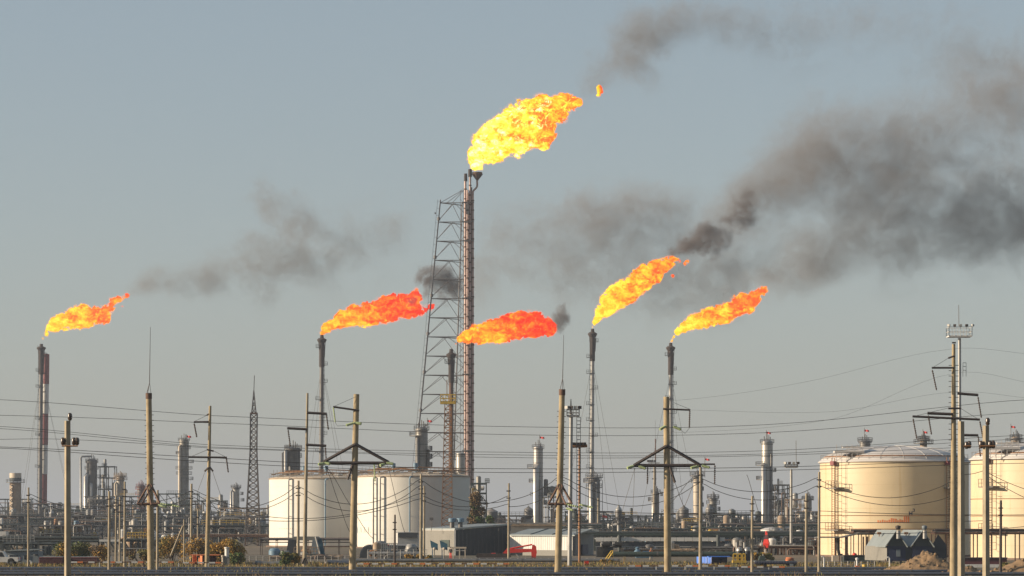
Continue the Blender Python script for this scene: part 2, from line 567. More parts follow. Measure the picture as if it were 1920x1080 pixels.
def tank(label, px0, px1, ytop, D, wall, roofm, rise, pipes=(), ledge=True, seg=72):
    s = D / FPX
    r = (px1 - px0) / 2 * s
    t = Thing('storage_tank', label, 'tank', (px0 + px1) / 2, D, 'round storage tanks')
    h = t.zz(ytop)
    cy = 0.0
    sh = t.part('shell', MB().lathe([(r, 0.25), (r, h)], (0, cy, 0), seg), wall)
    wl_ = MB()
    for k in range(1, 8):
        z = .25 + (h - .25) * k / 8
        wl_.cut().lathe([(r + .004, z - .03), (r + .022, z), (r + .004, z + .03)], (0, cy, 0), seg)
    t.part('weld_ring', wl_, wall, sh)
    t.part('foundation', MB().lathe([(r + .7, 0), (r + .7, .25), (r - .2, .27)], (0, cy, 0), seg), 'pipe_rust')
    t.part('top_rim', MB().lathe([(r + .0, h - .12), (r + .16, h - .12), (r + .16, h + .06), (r - .05, h + .06)], (0, cy, 0), seg), 'rust_pale')
    prof = [((r - .02) * math.cos(a), h + .02 + rise * math.sin(a)) for a in [math.pi / 2 * i / 8 for i in range(9)]]
    rf = t.part('roof', MB().lathe(prof, (0, cy, 0), seg), roofm)
    seams = MB()
    for k in range(20):
        a = 2 * math.pi * k / 20
        seams.cut()
        for (q0, w0), (q1, w1) in zip(prof, prof[1:]):
            seams.bar((q0 * math.cos(a), q0 * math.sin(a), w0 + .01), (q1 * math.cos(a), q1 * math.sin(a), w1 + .01), .05)
    t.part('roof_seam', seams, roofm, rf)
    rr = MB()
    ring = [((r - .12) * math.cos(2 * math.pi * k / 40), (r - .12) * math.sin(2 * math.pi * k / 40), h + .05) for k in range(41)]
    railing(rr, ring, 1.1, .028)
    t.part('railing', rr, 'steel_pale', rf)
    return t, r, h

# two white tanks
for i, (label, a, b, yt, D) in enumerate((
        ('white storage tank standing behind its twin, dark arched shelter in front of it', 505, 713, 898, 628),
        ('white storage tank in front of its twin, below the tall flare tower', 670, 881, 894, 600))):
    t, r, h = tank(label, a, b, yt, D, 'tank_white', 'warm_white', .9)
    # walkway with pipes over the roof
    wk = MB()
    for k in range(26):
        x = -r * .9 + k * r * 1.8 / 25
        y = -math.sqrt(max(0, (r * .96) ** 2 - x * x)) * .8
        wk.cut().box((x, y, h + .9 + .25 * math.sin(k * 2.1)), (.9, .7, .25))
        wk.tube((x, y, h), (x, y, h + 1.9), .05, n=4)
    t.part('roof_walkway', wk, 'rust_pale')
    pw = MB()
    pw.path([(-r * .8, -r * .4, h + 1.2), (-r * .2, -r * .75, h + 1.5), (r * .3, -r * .7, h + 1.1), (r * .85, -r * .3, h + 1.3)], .16)
    pw.cut().path([(-r * .7, -r * .2, h + 1.6), (r * .1, -r * .3, h + 1.9), (r * .8, -r * .1, h + 1.7)], .12)
    t.part('roof_pipe', pw, 'orange_steel')
    for (fx, fy, c) in ((-.35, -.3, 'blue_pale'), (.05, -.45, 'blue_pale'), (-.62, .1, 'steel_grey')):
        v = MB().lathe([(.0, 2.2), (.5, 2.1), (.5, 1.3), (.28, 1.2), (.28, 0)], (fx * r, fy * r, h + .6), 10)
        t.part('roof_vent', v, c)
    # stand-off pipes down the shell
    for (px, hook) in (((548, 1), (617, 0)) if i == 0 else ((704, 0), (717, 1), (772, 0))):
        x = t.xx(px); y = -math.sqrt(r * r - x * x) - .75
        pp = MB()
        pp.path([(x, y, .3), (x, y, h * .96), (x + .15, y, h * .985), (x + (.9 if hook else .3), y + .2, h * .99), (x + (1.6 if hook else .5), y + .75, h * .99)], .17, 8)
        t.part('standoff_pipe', pp, 'blue_pale' if px in (617, 772) else 'pipe_grey')
        br = MB()
        for z in (.2, .45, .7, .9):
            br.cut().bar((x, y, h * z), (x, y + .9, h * z), .1)
        t.part('pipe_bracket', br, 'steel_pale')
    mk = MB()   # worn blue stencil strokes on the shell
    base = t.xx(668 if i else 525)
    for k in range(8):
        x = base + .45 + k * .42
        y = -math.sqrt(r * r - x * x)
        mk.cut()
        if i: mk.bar((x, y - .015, t.zz(1000) + .1 * (k % 3)), (x + .12 * ((k % 2) * 2 - 1), y - .03, t.zz(988) - .15 * (k % 2)), .06)
        else: mk.bar((x, y - .015, t.zz(991)), (x + .25, y - .02, t.zz(990 - k % 2)), .09)
    t.part('worn_marking', mk, 'blue_pale' if i else 'rust_pale')

# two cream tanks on the other side
def cream_tank(label, a, b, yt, D, ladder_px, second):
    t, r, h = tank(label, a, b, yt, D, 'tank_cream', 'roof_white', 2.6, seg=96)
    sk = MB().lathe([(r + .06, h - .2), (r + .3, h - .05), (r + .3, h + .06), (r - .5, h + .62)], (0, 0, 0), 96)
    t.part('wind_girder', sk, 'roof_white')
    rg = MB(); rg.lathe([(r - .62, h + .66), (r - .5, h + .80), (r - .8, h + .95)], (0, 0, 0), 96)
    t.part('fire_water_ring', rg, 'orange_steel')
    for z in ((.29, .43) if not second else (.43, .6)):
        t.part('ring_pipe', MB().lathe([(r + .04, h * z), (r + .12, h * z + .05), (r + .04, h * z + .1)], (0, 0, 0), 96), 'orange_steel')
    for lp in ladder_px:
        x = t.xx(lp); y = -math.sqrt(max(.1, r * r - x * x))
        nrm = Vector((x, y, 0)).normalized()
        tan = Vector((-nrm.y, nrm.x, 0))
        o_ = Vector((x, y, 0))
        lad = MB()
        for sd in (-.35, .35):
            lad.tube(o_ + nrm * .5 + tan * sd, o_ + nrm * .5 + tan * sd + Vector((0, 0, h + .6)), .07, n=5)
        for k in range(40):
            z = .4 + k * h / 40
            lad.tube(o_ + nrm * .5 + tan * -.35 + Vector((0, 0, z)), o_ + nrm * .5 + tan * .35 + Vector((0, 0, z)), .03, n=4)
        t.part('ladder', lad, 'orange_steel')
        for z in (.28, .72):
            c = o_ + nrm * .9 + Vector((0, 0, h * z))
            ang = math.atan2(tan.y, tan.x)
            pl = t.part('landing', MB().box(c + tan * .9, (3.2, 1.3, .16), ang), 'steel_grey')
            pr = MB()
            pts = [c + tan * q + nrm * .6 for q in (-.7, 0, .7, 1.4, 2.1, 2.5)]
            railing(pr, pts, 1.15, .05)
            t.part('landing_railing', pr, 'rust_pale', pl)
        cg = MB()
        for k in range(12):
            z = h * .75 * k / 11 + 1.5
            cg.path([o_ + nrm * (.5 + .55 * math.sin(q)) + tan * (1.6 + .5 * math.cos(q)) + Vector((0, 0, z)) for q in (0, .8, 1.57, 2.3, 3.14)], .03, 4)
        for q in (0, 1.57, 3.14):
            cg.tube(o_ + nrm * (.5 + .55 * math.sin(q)) + tan * (1.6 + .5 * math.cos(q)) + Vector((0, 0, 1.5)), o_ + nrm * (.5 + .55 * math.sin(q)) + tan * (1.6 + .5 * math.cos(q)) + Vector((0, 0, h)), .035, n=4)
        t.part('safety_cage', cg, 'rust_pale')
        t.part('foam_box', MB().box(o_ + nrm * .5 + Vector((0, 0, h - .25)) , (.9, .6, .6), math.atan2(tan.y, tan.x)), 'red_paint')
    tr = MB()  # platform with railings on the roof edge
    px_ = ladder_px[0] + 22
    x = t.xx(px_); y = -math.sqrt(max(.1, r * r - x * x)) * .9
    tr.box((x, y, h + 1.5), (4.6, 2.2, .35)); tr.box((x + .6, y, h + 2.2), (3.2, 1.4, .25))
    for k in range(6): tr.tube((x - 2 + k * .8, y - 1, h), (x - 2 + k * .8, y - 1, h + 2.6), .06, n=4)
    t.part('roof_platform', tr, 'roof_white')
    return t, r, h
tR, rR, hR = cream_tank('cream storage tank with pale domed roof standing wholly in view behind the grey sheds', 1538, 1815, 867, 460, (1559, 1757), False)
mk = MB()
rnd = random.Random(4)
for k in range(15):   # peeled orange lettering, unreadable, and the small mark beside it
    x = tR.xx(1630) + k * .33
    y = -math.sqrt(rR * rR - x * x) - .012
    z0 = tR.zz(980); hh = rnd.uniform(.3, .75) if k < 12 else 1.0
    mk.box((x, y, z0 + hh / 2), (.2, .03, hh), math.atan2(y, x) + math.pi / 2)
tR.part('worn_lettering', mk, 'orange_paint')
mk = MB()
for (px, py, w_, h_) in ((1686, 963, .14, .62), (1691, 963, .14, .62), (1688.5, 963, .4, .14), (1694, 955, .3, .1), (1695.5, 957, .12, .4), (1694, 959, .3, .1)):
    x = tR.xx(px); y = -math.sqrt(rR * rR - x * x) - .012
    mk.box((x, y, tR.zz(py)), (w_, .03, h_), math.atan2(y, x) + math.pi / 2)
tR.part('stencilled_mark', mk, 'blue_navy')
tR2, rR2, hR2 = cream_tank('cream storage tank cut off by the picture edge, partly hidden by twin poles', 1822, 2120, 862, 428, (1843,), True)
wheel = MB()
x = tR2.xx(1903); y = -math.sqrt(rR2 ** 2 - x * x) - .06
for rr_ in (.35, .13):
    wheel.path([(x + rr_ * math.cos(a), y, tR2.zz(1029) + rr_ * math.sin(a)) for a in [2 * math.pi * k / 14 for k in range(15)]], .05, 4)
tR2.part('valve_mark', wheel, 'orange_paint')

# ------------------------------------------------------------------ tall derrick flare
def derrick_flare():
    D = 990.0
    t = Thing('derrick_flare', 'tallest flare, steel derrick with a bundle of rusty risers and the largest flame', 'flare tower', 860, D)
    yb = 975 + EYE / t.s
    A = lambda py: t.q(826 - (py - 376) * .0942, py, -1.0)
    B = lambda py: t.q(865.5 - (py - 378) * .0315, py, 6.5)
    C = lambda py: t.q(884.5, py, -1.5)
    for f, y0, nm in ((A, 375, 'leg'), (B, 376, 'leg'), (C, 352, 'leg')):
        t.part(nm, MB().tube(f(yb), f(y0), .31, .21, 8), 'tower_steel')
    ys = [381 + 35.85 * k for k in range(18)]
    for i, y in enumerate(ys):
        if y > yb: break
        for f, g, nm in ((A, C, 'girder'), (A, B, 'girder'), (B, C, 'girder')):
            t.part(nm, MB().tube(f(y), g(y), .16 if f is A else .12, n=6), 'tower_steel')
        if y + 34 < yb:
            mAB, mAC = (A(y) + B(y)) / 2 + Vector((.4, 0, 0)), A(y) * .55 + C(y) * .45
            br = MB()
            for p0, p1 in ((mAB, A(y + 33)), (mAB, B(y + 33)), (mAC, A(y + 33)), (mAC, C(y + 33)), (B(y), C(y + 33)), (C(y), B(y + 33))):
                br.cut().tube(p0, p1, .095, n=5)
            t.part('bracing', br, 'tower_steel')
        if i % 2 == 0:
            cl = MB()
            for f in (A, C):
                cl.cut().lathe([(.3, -.6), (.55, -.5), (.55, .5), (.3, .6)], f(y + 30), 8)
            t.part('leg_flange', cl, 'tower_steel')
    # stays from the derrick head to the risers
    st = MB()
    for dx in (0, 5, 9): st.tube(A(381) + Vector((dx * t.s * 2.5, 0, 0)), t.q(866 + dx * .4, 357, 0), .09, n=4)
    t.part('head_stay', st, 'tower_steel')
    lad = MB()
    a = lambda py: A(py) - Vector((5.2 * t.s, .3, 0))
    lad.tube(a(900), a(375), .07, n=4)
    for k in range(38):
        py = 378 + k * 13.5
        lad.tube(a(py), A(py), .045, n=4)
    lad.bar(a(402) - Vector((.4, 0, 0)), a(399) - Vector((.4, 0, 0)), .45)
    t.part('ladder', lad, 'tower_steel')
    # risers
    for (px, ytop, r, dy) in ((872.6, 338, .40, -2.2), (876.8, 358, .33, -2.9), (881.6, 331, .38, -2.4), (886.6, 360, .40, -1.9), (879, 362, .28, -1.2)):
        pts = [t.q(px, yb, dy), t.q(px, ytop, dy)]
        rs = t.part('riser', MB().tube(pts[0], pts[1], r, n=10), 'riser')
        col = MB()
        for k in range(30):
            y = ytop + 12 + k * 18 + (px * 7 % 9)
            if y < yb: col.cut().lathe([(r, -.25), (r + .14, -.2), (r + .14, .2), (r, .25)], t.q(px, y, dy), 8)
        t.part('riser_clamp', col, 'steel_rust', rs)
    t.part('flare_tip', MB().tube(t.q(873.3, 341, -2.2), t.q(873.3, 327, -2.2), .62, .55, 10), 'soot')
    t.part('flare_tip', MB().tube(t.q(881.6, 333, -2.4), t.q(881.6, 319, -2.4), .7, .66, 10), 'soot')
    t.part('offset_pipe', MB().path([t.q(886.6, 362, -1.9), t.q(888, 358.5, -1.9), t.q(893.5, 353, -1.9), t.q(894.8, 350, -1.9), t.q(894.8, 338, -1.9)], .34, 8), 'riser')
    fu = MB().lathe([(.35, 0), (.45, .6), (1.55, 2.1), (1.72, 2.2), (1.72, 2.75), (1.5, 2.75)], t.q(895, 339.5, -1.9), 14)
    for k in range(10):
        a_ = 2 * math.pi * k / 10
        fu.bar(t.q(895, 339.5, -1.9) + Vector((.4 * math.cos(a_), .4 * math.sin(a_), .3)), t.q(895, 339.5, -1.9) + Vector((1.85 * math.cos(a_), 1.85 * math.sin(a_), 2.2)), .16)
    t.part('burner_funnel', fu, 'steel_rust')
    dk = MB()
    for y in (381, 417, 452.5, 560, 702, 845):
        dk.cut().box(t.q(878, y, -2), (4.0, 3.0, .2))
    t.part('riser_guide', dk, 'tower_steel')
    t.part('stair_cage', MB().box(t.q(876.5, 391, -3.2), (1.2, .8, 2.4)).box(t.q(877, 399, -3.2), (.9, .8, 1.6)), 'tower_steel')
    ld2 = MB()
    for px in (863.5, 869):
        ld2.tube(t.q(px, yb, -1), t.q(px, 357, -1), .08, n=4)
    for k in range(44): ld2.tube(t.q(863.5, 360 + k * 14, -1), t.q(869, 360 + k * 14 + (7 if k % 2 else -7), -1), .05, n=4)
    t.part('riser_truss', ld2, 'tower_steel')
derrick_flare()

# ------------------------------------------------------------------ slim guyed flares
def slim_flare(label, px, ytop, D, w, steps, low='steel_pale', hi='soot', lean=0.0, plat_side=1, guys=True):
    t = Thing('flare_stack', label, 'flare stack', px + lean, D, 'slim flare stacks')
    yb = 975 + EYE / t.s
    r = w / 2 * t.s
    tip = ytop + 62
    t.part('shaft', MB().tube(t.q(px + lean, yb), t.q(px + lean * .1, tip), r * 1.05, r * .95, 12), low)
    t.part('seal_section', MB().tube(t.q(px + lean * .1, tip), t.q(px, ytop + 16), r * 1.25, r * 1.25, 12), hi)
    tp = MB().lathe([(r * .8, 0), (r * .8, 1.2)], t.q(px, ytop + 16), 12)
    tp.lathe([(r * 1.6, .3), (r * 2.2, 1.2), (r * 2.2, 1.5), (r * .9, 2.1), (r * .75, 3.2), (r * .6, 3.2)], t.q(px, ytop + 18), 12)
    t.part('burner_tip', tp, 'soot')
    for (dx, y0, y1) in ((-1.7, 8, 30), (1.8, 12, 44), (1.3, 20, 60)):
        t.part('pilot_pipe', MB().path([t.q(px + dx * w * .35, ytop + y1, -.3), t.q(px + dx * w * .45, ytop + y0, -.3)], .13, 5), 'soot')
    y = ytop + 26
    k = 0
    lad = MB().tube(t.q(px + w * .62 * plat_side + lean, yb, -.5), t.q(px + w * .62 * plat_side, ytop + 22, -.5), .1, n=4)
    for j in range(40):
        yy = ytop + 24 + j * (yb - ytop - 24) / 40
        lad.box(t.q(px + w * .62 * plat_side + lean * (j / 40), yy, -.5), (.5, .3, .14))
    t.part('ladder', lad, 'steel_grey')
    while y < min(yb, 900):
        fx = px + lean * (y - ytop) / (yb - ytop)
        sd = plat_side if k % 3 else -plat_side
        c = t.q(fx, y)
        pl = MB().box(c + Vector((sd * (r + .55), -.2, 0)), (1.6, 1.6, .14))
        pl.lathe([(r + .02, -.15), (r + .16, -.1), (r + .16, .1), (r + .02, .15)], c, 10)
        railing(pl, [c + Vector((sd * (r - .2 + q), -1.0, 0)) for q in (0, .75, 1.5)], 1.2, .06)
        railing(pl, [c + Vector((sd * (r + 1.3), q, 0)) for q in (-1.0, .6)], 1.2, .06)
        t.part('platform', pl, 'steel_dark' if y < ytop + 70 else 'steel_grey')
        y += steps; k += 1
    if guys:
        for dx, dyy in ((-60, 18), (62, 10), (-20, -30), (40, 40)):
            t.part('guy_wire', MB().tube(t.q(px, ytop + 60), t.q(px + dx, yb - 1, dyy), .045, n=4, caps=False), 'wire')
    return t
slim_flare('thin flare stack beside the white tank, flame drifting over to the derrick', 603.5, 626, 1080, 8.2, 32.5, 'steel_grey', lean=-2)
slim_flare('thin flare stack behind the floodlight masts, flame and black smoke rising steeply', 1111, 615, 1060, 8.0, 29.5, 'steel_pale', lean=-2, plat_side=-1)
slim_flare('thin flare stack rising straight behind the braced concrete pole', 1257.5, 641, 1090, 8.0, 27, 'steel_pale', lean=.5)
slim_flare('dark rusty flare stack standing in front of the derrick flare', 846, 655, 930, 8.5, 36, 'steel_rust', lean=-1, guys=False)
# the banded pair far off
t = slim_flare('grey flare stack strapped to a red and white chimney', 77.5, 640, 1330, 8.0, 30, 'steel_grey', lean=-3, plat_side=-1)
ch = Thing('banded_chimney', 'chimney painted in red and white bands beside the grey flare stack', 'chimney', 81, 1333)
yb = 975 + EYE / ch.s
bands = [(664, 720, 'red_paint'), (720, 776, 'white_paint'), (776, 834, 'red_paint'), (834, 889, 'white_paint'), (889, 945, 'red_paint'), (945, yb, 'white_paint')]
for (y0, y1, c) in bands:
    f = lambda y: 84.5 - (y - 664) * .018
    ch.part('painted_band', MB().tube(ch.q(f(y1) + 2, y1), ch.q(f(y0) + 2, y0), 6.6 * ch.s, 6.2 * ch.s, 14), c)
rb = MB()
for y in (668, 700, 735, 776, 805, 834, 862, 889, 917): rb.cut().lathe([(6.0 * ch.s, -.2), (7.0 * ch.s, -.1), (7.0 * ch.s, .15), (6.0 * ch.s, .2)], ch.q(84.5 - (y - 664) * .018, y), 12)
ch.part('ring_platform', rb, 'steel_dark')
ch.part('cap', MB().tube(ch.q(84.5, 668), ch.q(84.5, 663), 5.8 * ch.s, 5.0 * ch.s, 12), 'soot')
# ------------------------------------------------------------------ poles and masts
def disc_string(n=9, L=2.0, r=.16, core=.05):
    b = MB().tube((0, 0, 0), (0, 0, -L), core, n=5)
    for k in range(n):
        z = -L * (k + .7) / (n + .4)
        b.lathe([(core, .09), (r, .02), (r * .9, -.05), (core, -.03)], (0, 0, z), 8)
    return b
def hang(t, p0, p1, m='porcelain', r=.16, n=9, name='insulator'):
    """a string of insulator discs from p0 to p1"""
    d = p1 - p0
    o = disc_string(n, d.length, r).build(name, m, t.o)
    o.location = p0
    o.rotation_euler = Vector((0, 0, -1)).rotation_difference(d).to_euler()
    return o

def pole(label, top, base, D, w, m='concrete', group='concrete and steel line poles', arms=(), strings=(), tension=(), ties=(), section=10, name='power_pole', rod=None, ybase=None, steps=False):
    """top, base: pixel (x, y) of the axis; w: widths (top, base) in pixels; arms (x0, y0, x1, y1, w); strings and tension as pixel lines"""
    t = Thing(name, label, 'pole', base[0], D, group)
    yb = 975 + EYE / t.s
    p0, p1 = t.q(base[0], yb), t.q(top[0], top[1])
    ws, wb = w[0] / 2 * t.s, w[1] / 2 * t.s
    t.part('shaft', MB().tube(p0, p1, wb * (1.05 if section == 4 else 1), ws * (1.05 if section == 4 else 1), section, ph=-.167 if section == 4 else .5), m)
    for a in arms:
        x0, y0, x1, y1, ww = a[:5]
        dy = a[5] if len(a) > 5 else -wb
        t.part('crossarm', MB().bar(t.q(x0, y0, dy), t.q(x1, y1, dy), ww * t.s), a[6] if len(a) > 6 else 'steel_dark')
    for s_ in strings:
        hang(t, t.q(s_[0], s_[1], -wb), t.q(s_[2], s_[3], -wb), s_[4] if len(s_) > 4 else 'porcelain', 1.7 * t.s, 9)
    for s_ in tension:
        hang(t, t.q(s_[0], s_[1], -wb), t.q(s_[2], s_[3], -wb - .4), 'glass_green', 3.0 * t.s, 6, 'tension_insulator')
    for s_ in ties:
        t.part('tie_wire', MB().path([t.q(x, y, -wb) for x, y in s_], .35 * t.s, 4), 'wire')
    if rod:
        t.part('rod_base', MB().tube(t.q(top[0] - 4, top[1], 0), t.q(rod[0], rod[1]), .5 * t.s, n=4).tube(t.q(top[0] + 4, top[1], 0), t.q(rod[0], rod[1]), .5 * t.s, n=4).tube(t.q(top[0], top[1], -1), t.q(rod[0], rod[1]), .5 * t.s, n=4), 'steel_dark')
        t.part('lightning_rod', MB().tube(t.q(rod[0], rod[1]), t.q(rod[2], rod[3]), .75 * t.s, .4 * t.s, 5), 'steel_dark')
        t.part('cap', MB().tube(t.q(top[0], top[1] + 10), t.q(top[0], top[1] - 1), ws * 1.15, ws * 1.15, 10), 'steel_rust')
    if steps:
        st = MB()
        for k in range(steps):
            y = top[1] + 40 + k * 10
            if y > 1030: break
            f = (y - top[1]) / (yb - top[1])
            st.cut().bar(t.q(top[0] + (base[0] - top[0]) * f - w[1] * .62, y), t.q(top[0] + (base[0] - top[0]) * f + w[1] * .62, y), .8 * t.s)
        t.part('climbing_step', st, 'steel_dark')
    return t
def bracket(t, cx, ya, yb_, hw):
    """a triangular bracket seen nearly end on"""
    for sx in (-1, 1):
        t.part('bracket_strut', MB().bar(t.q(cx + 2 * sx, ya, -.5), t.q(cx + sx * hw, yb_, -1.5), 3.0 * t.s), 'steel_rust')
        t.part('bracket_strut', MB().bar(t.q(cx - 5 * sx, ya + 4, -.7), t.q(cx + sx * hw * .45, yb_ + 2, -3.5), 2.6 * t.s), 'steel_rust')
    t.part('bracket_beam', MB().bar(t.q(cx - hw, yb_, -1.5), t.q(cx + hw, yb_, -1.5), 3.6 * t.s), 'steel_rust')
    for dx in (-.72, -.35, .5, .78):
        t.part('bracket_shoe', MB().box(t.q(cx + hw * dx, yb_ + 4, -1.6), (3.5 * t.s, .3, 4 * t.s)), 'steel_dark')

D0 = 322
# big concrete pylons with triangular crossarms
pole('concrete pylon with triangular steel crossarm in front of the white tanks', (668.5, 739), (660.5, 0), 321, (11, 13.5), arms=(
    (667, 833, 606, 867, 4.2), (667, 833, 729, 867, 4.2), (606, 868, 731, 868.5, 4.4), (625, 763, 674, 770, 2.6), (661, 872, 652, 899, 3.6)),
    strings=((625.5, 764, 629, 792, 'glass_green'), (702, 870, 703.5, 903, 'glass_green')),
    tension=((667, 793, 649, 798), (667, 793, 678, 795), (612, 869, 597, 871), (609, 868, 619, 870), (725, 868, 738, 870), (722, 870, 713, 873)),
    ties=(((625, 763), (668, 744)), ((629, 792), (633, 799), (649, 798))), steps=False)
pole('concrete pylon with triangular steel crossarm in front of a thin flare stack', (1249.5, 744), (1252, 0), 312, (11.5, 14), arms=(
    (1250, 836, 1188, 873, 4.2), (1250, 836, 1314, 873, 4.2), (1188, 873, 1314, 873, 4.6), (1314, 870.5, 1340, 870.5, 2.2), (1243, 767, 1294, 769, 2.4), (1255, 874, 1265, 905, 3.6)),
    strings=((1293, 770, 1292, 803), (1214, 876, 1213.5, 908), (1340, 872, 1339.5, 908)),
    tension=((1248, 799, 1236, 806), (1262, 800, 1276, 806), (1188, 874, 1175, 878), (1197, 874, 1210, 879), (1310, 874, 1294, 878), (1315, 873, 1330, 877)),
    ties=(((1262, 755), (1294, 768)), ((1292, 803), (1284, 813), (1276, 806)), ((1190, 877), (1166, 960)), ((1190, 877), (1186, 962))))
t = pole('concrete pylon with lightning rod and rusty bracket rising past the maroon containers', (279, 738), (283.5, 0), 319, (10.5, 14), rod=(280.5, 717, 282, 613), steps=24)
bracket(t, 282, 908, 945, 21)
for a in ((300, 947, 318, 951), (303, 944, 342, 950)): hang(t, t.q(a[0], a[1], -1.5), t.q(a[2], a[3], -3), 'glass_green', 2.2 * t.s, 8, 'tension_insulator')
t = pole('concrete pylon with lightning rod and rusty bracket next to the floodlight masts', (1054, 731), (1046, 0), 308, (11, 13.5), m='concrete', rod=(1055, 709, 1057, 628), steps=24)
bracket(t, 1050, 908, 945, 22)
for a in ((1062, 953, 1073, 957), (1086, 946, 1110, 952), (1060, 945, 1092, 953)): hang(t, t.q(a[0], a[1], -1.5), t.q(a[2], a[3], -3), 'glass_green', 2.2 * t.s, 8, 'tension_insulator')
# line poles with single arms
pole('rusty line pole with two short arms beside the golden bushes', (394, 761), (388, 0), 336, (5, 9), arms=((392, 791, 364, 791.5, 2.4), (354, 857, 426, 858, 2.6), (392, 776, 388, 779, 2), (388, 843, 401, 846, 2.2), (384, 884, 392, 876, 2.4), (400, 884, 394, 876, 2.4)),
     strings=((364.5, 794, 369.5, 820), (425, 860, 428.5, 886)), ties=(((364, 791), (390, 778)), ((357, 857), (388, 844)), ((426, 858), (400, 845)), ((385, 884), (368, 930)), ((399, 884), (418, 940))), m='concrete')
pole('dark slender line pole with three staggered arms in front of the first white tank', (576.5, 737), (571, 0), 350, (4.2, 8.5), m='concrete_pale', arms=((576, 774, 613, 776, 3.4), (576, 805, 539, 803, 3.4), (574, 834, 612, 836, 3.4), (566, 1057, 571, 1046, 2.4), (577, 1057, 572, 1046, 2.4)),
     strings=((612.5, 778, 616, 806), (540.5, 806, 545, 838), (610.5, 839, 612, 866)))
pole('tallest rusty line pole with stacked arms before the cream tanks', (1788, 645), (1788, 0), 292, (6.5, 15), m='concrete', arms=((1787, 690, 1746, 690, 2.6), (1794, 738, 1833, 741, 3.6), (1786, 777, 1738, 775, 3.8), (1710, 781, 1836, 787, 3.0), (1806, 816, 1833, 816.5, 3.4), (1777, 672, 1790, 667, 2.4), (1777, 766, 1801, 766, 2.6), (1784, 643, 1791, 643, 2)),
     strings=((1747, 694, 1755, 732), (1832.5, 744, 1839, 784), (1739.5, 779, 1745.5, 815), (1711, 785, 1718, 823), (1836, 790, 1842, 822), (1833, 818, 1837, 856)), ties=(((1747, 690), (1777, 672)), ((1712, 781), (1778, 765)), ((1834, 787), (1800, 766))), steps=30)
def pin(t, px, py, m='porcelain'):
    return t.part('pin_insulator', MB().lathe([(0, .0), (.10, .02), (.17, .18), (.12, .22), (.17, .28), (.15, .46), (.08, .55), (0, .55)], t.q(px, py, -.1), 10), m)
for (label, x, yt, D, pins, armx) in (
        ('square concrete pole with dark pin insulators standing apart at the open ground', 126.5, 789, 205, ((131.5, 789), (118.5, 835), (139, 835), (145, 835)), (117, 147)),
        ('square concrete pole with pin insulators in front of the second cream tank', 1848.5, 798, 205, ((1851.5, 798), (1839, 841), (1856, 841), (1862, 841)), (1837, 1865)),
        ('square concrete pole hugging the tallest line pole', 1802, 790, 212, ((1812, 842), (1817, 841)), (1806, 1819))):
    t = pole(label, (x, yt), (x + .5, 0), D, (11.5, 13.5), m='concrete_pale', section=4)
    t.part('crossarm', MB().bar(t.q(armx[0], 836.5, -.3), t.q(armx[1], 836.5, -.3), 1.8 * t.s), 'orange_steel')
    for p_ in pins: pin(t, *p_)
# small service poles
small = [(53, 914, 1063, 4.5, 'thin service pole standing by the blue grey house', 'concrete_pale'),
         (204.5, 921, 1072, 6, 'service pole just past the green bushes, nearest of its cluster', 'concrete_pale'),
         (217, 928, 1058, 4, 'slim service pole second in the cluster by the pipe bridge end', 'concrete_pale'),
         (224.5, 932, 1056, 4, 'slim service pole third in the cluster by the pipe bridge end', 'concrete_pale'),
         (233.5, 903, 1064, 5, 'tallest service pole of the cluster by the pipe bridge end', 'concrete_pale'),
         (295, 919, 1072, 5.5, 'service pole close against the pylon with lightning rod and bracket', 'concrete_pale'),
         (358.5, 907, 1052, 5.5, 'service pole carrying bundled cables above the orange containers', 'concrete_pale'),
         (370.5, 955, 1046, 3.6, 'short thin pole behind the orange containers', 'concrete_pale'),
         (559, 901, 1061, 6, 'service pole before the white tank next to the dark slender line pole', 'concrete_pale'),
         (789, 889, 1054, 6, 'service pole in front of the second white tank, taller of a pair', 'concrete_pale'),
         (795, 911, 1052, 5, 'service pole in front of the second white tank, shorter of a pair', 'concrete_pale'),
         (953.5, 906, 1050, 5, 'service pole at the corner of the dark warehouse', 'concrete_pale'),
         (1121, 934, 1010, 4, 'short pole behind the white building', 'concrete_pale'),
         (1226.5, 870, 1008, 5, 'service pole topped with lamps beside the braced concrete pylon', 'concrete_pale'),
         (1313, 876, 1072, 7, 'service pole standing at the blue container', 'concrete_pale'),
         (1410, 930, 1076, 6, 'service pole rising between the yellow skid and the red derrick', 'concrete_pale'),
         (1511.5, 925, 1077, 6, 'service pole past the navy trailer', 'concrete_pale'),
         (1535.5, 885, 1077, 6, 'service pole at the edge of the cream tank', 'concrete_pale'),
         (1876, 938, 1078, 6, 'dark service pole in front of the second cream tank', 'steel_dark'),
         (740, 965, 1060, 4.5, 'dark crooked pole before the second white tank', 'steel_dark')]
for (x, yt, yb_, w, lab, m) in small:
    D = DB(yb_)
    t = pole(lab, (x + .6, yt), (x, 0), D, (w * .75, w), m=m, group='small service poles', section=8, name='service_pole')
    for k, dy in enumerate((3, 9)):
        t.part('cable_hook', MB().bar(t.q(x - w * .6 - 1, yt + 8 + dy * 2.2, -.1), t.q(x + w * .6 + 1, yt + 8 + dy * 2.2, -.1), 1.5 * t.s), 'steel_dark')
st = Thing('prop_pole', 'slanting prop leaning against a short pole by the golden bushes', 'pole', 320, 385)
st.part('strut', MB().tube(st.q(320, 1042), st.q(343, 986), 1.6 * st.s, n=6), 'concrete_pale')
st.part('post', MB().tube(st.q(345, 975 + EYE / st.s), st.q(345, 974), 1.5 * st.s, n=6), 'concrete_pale')

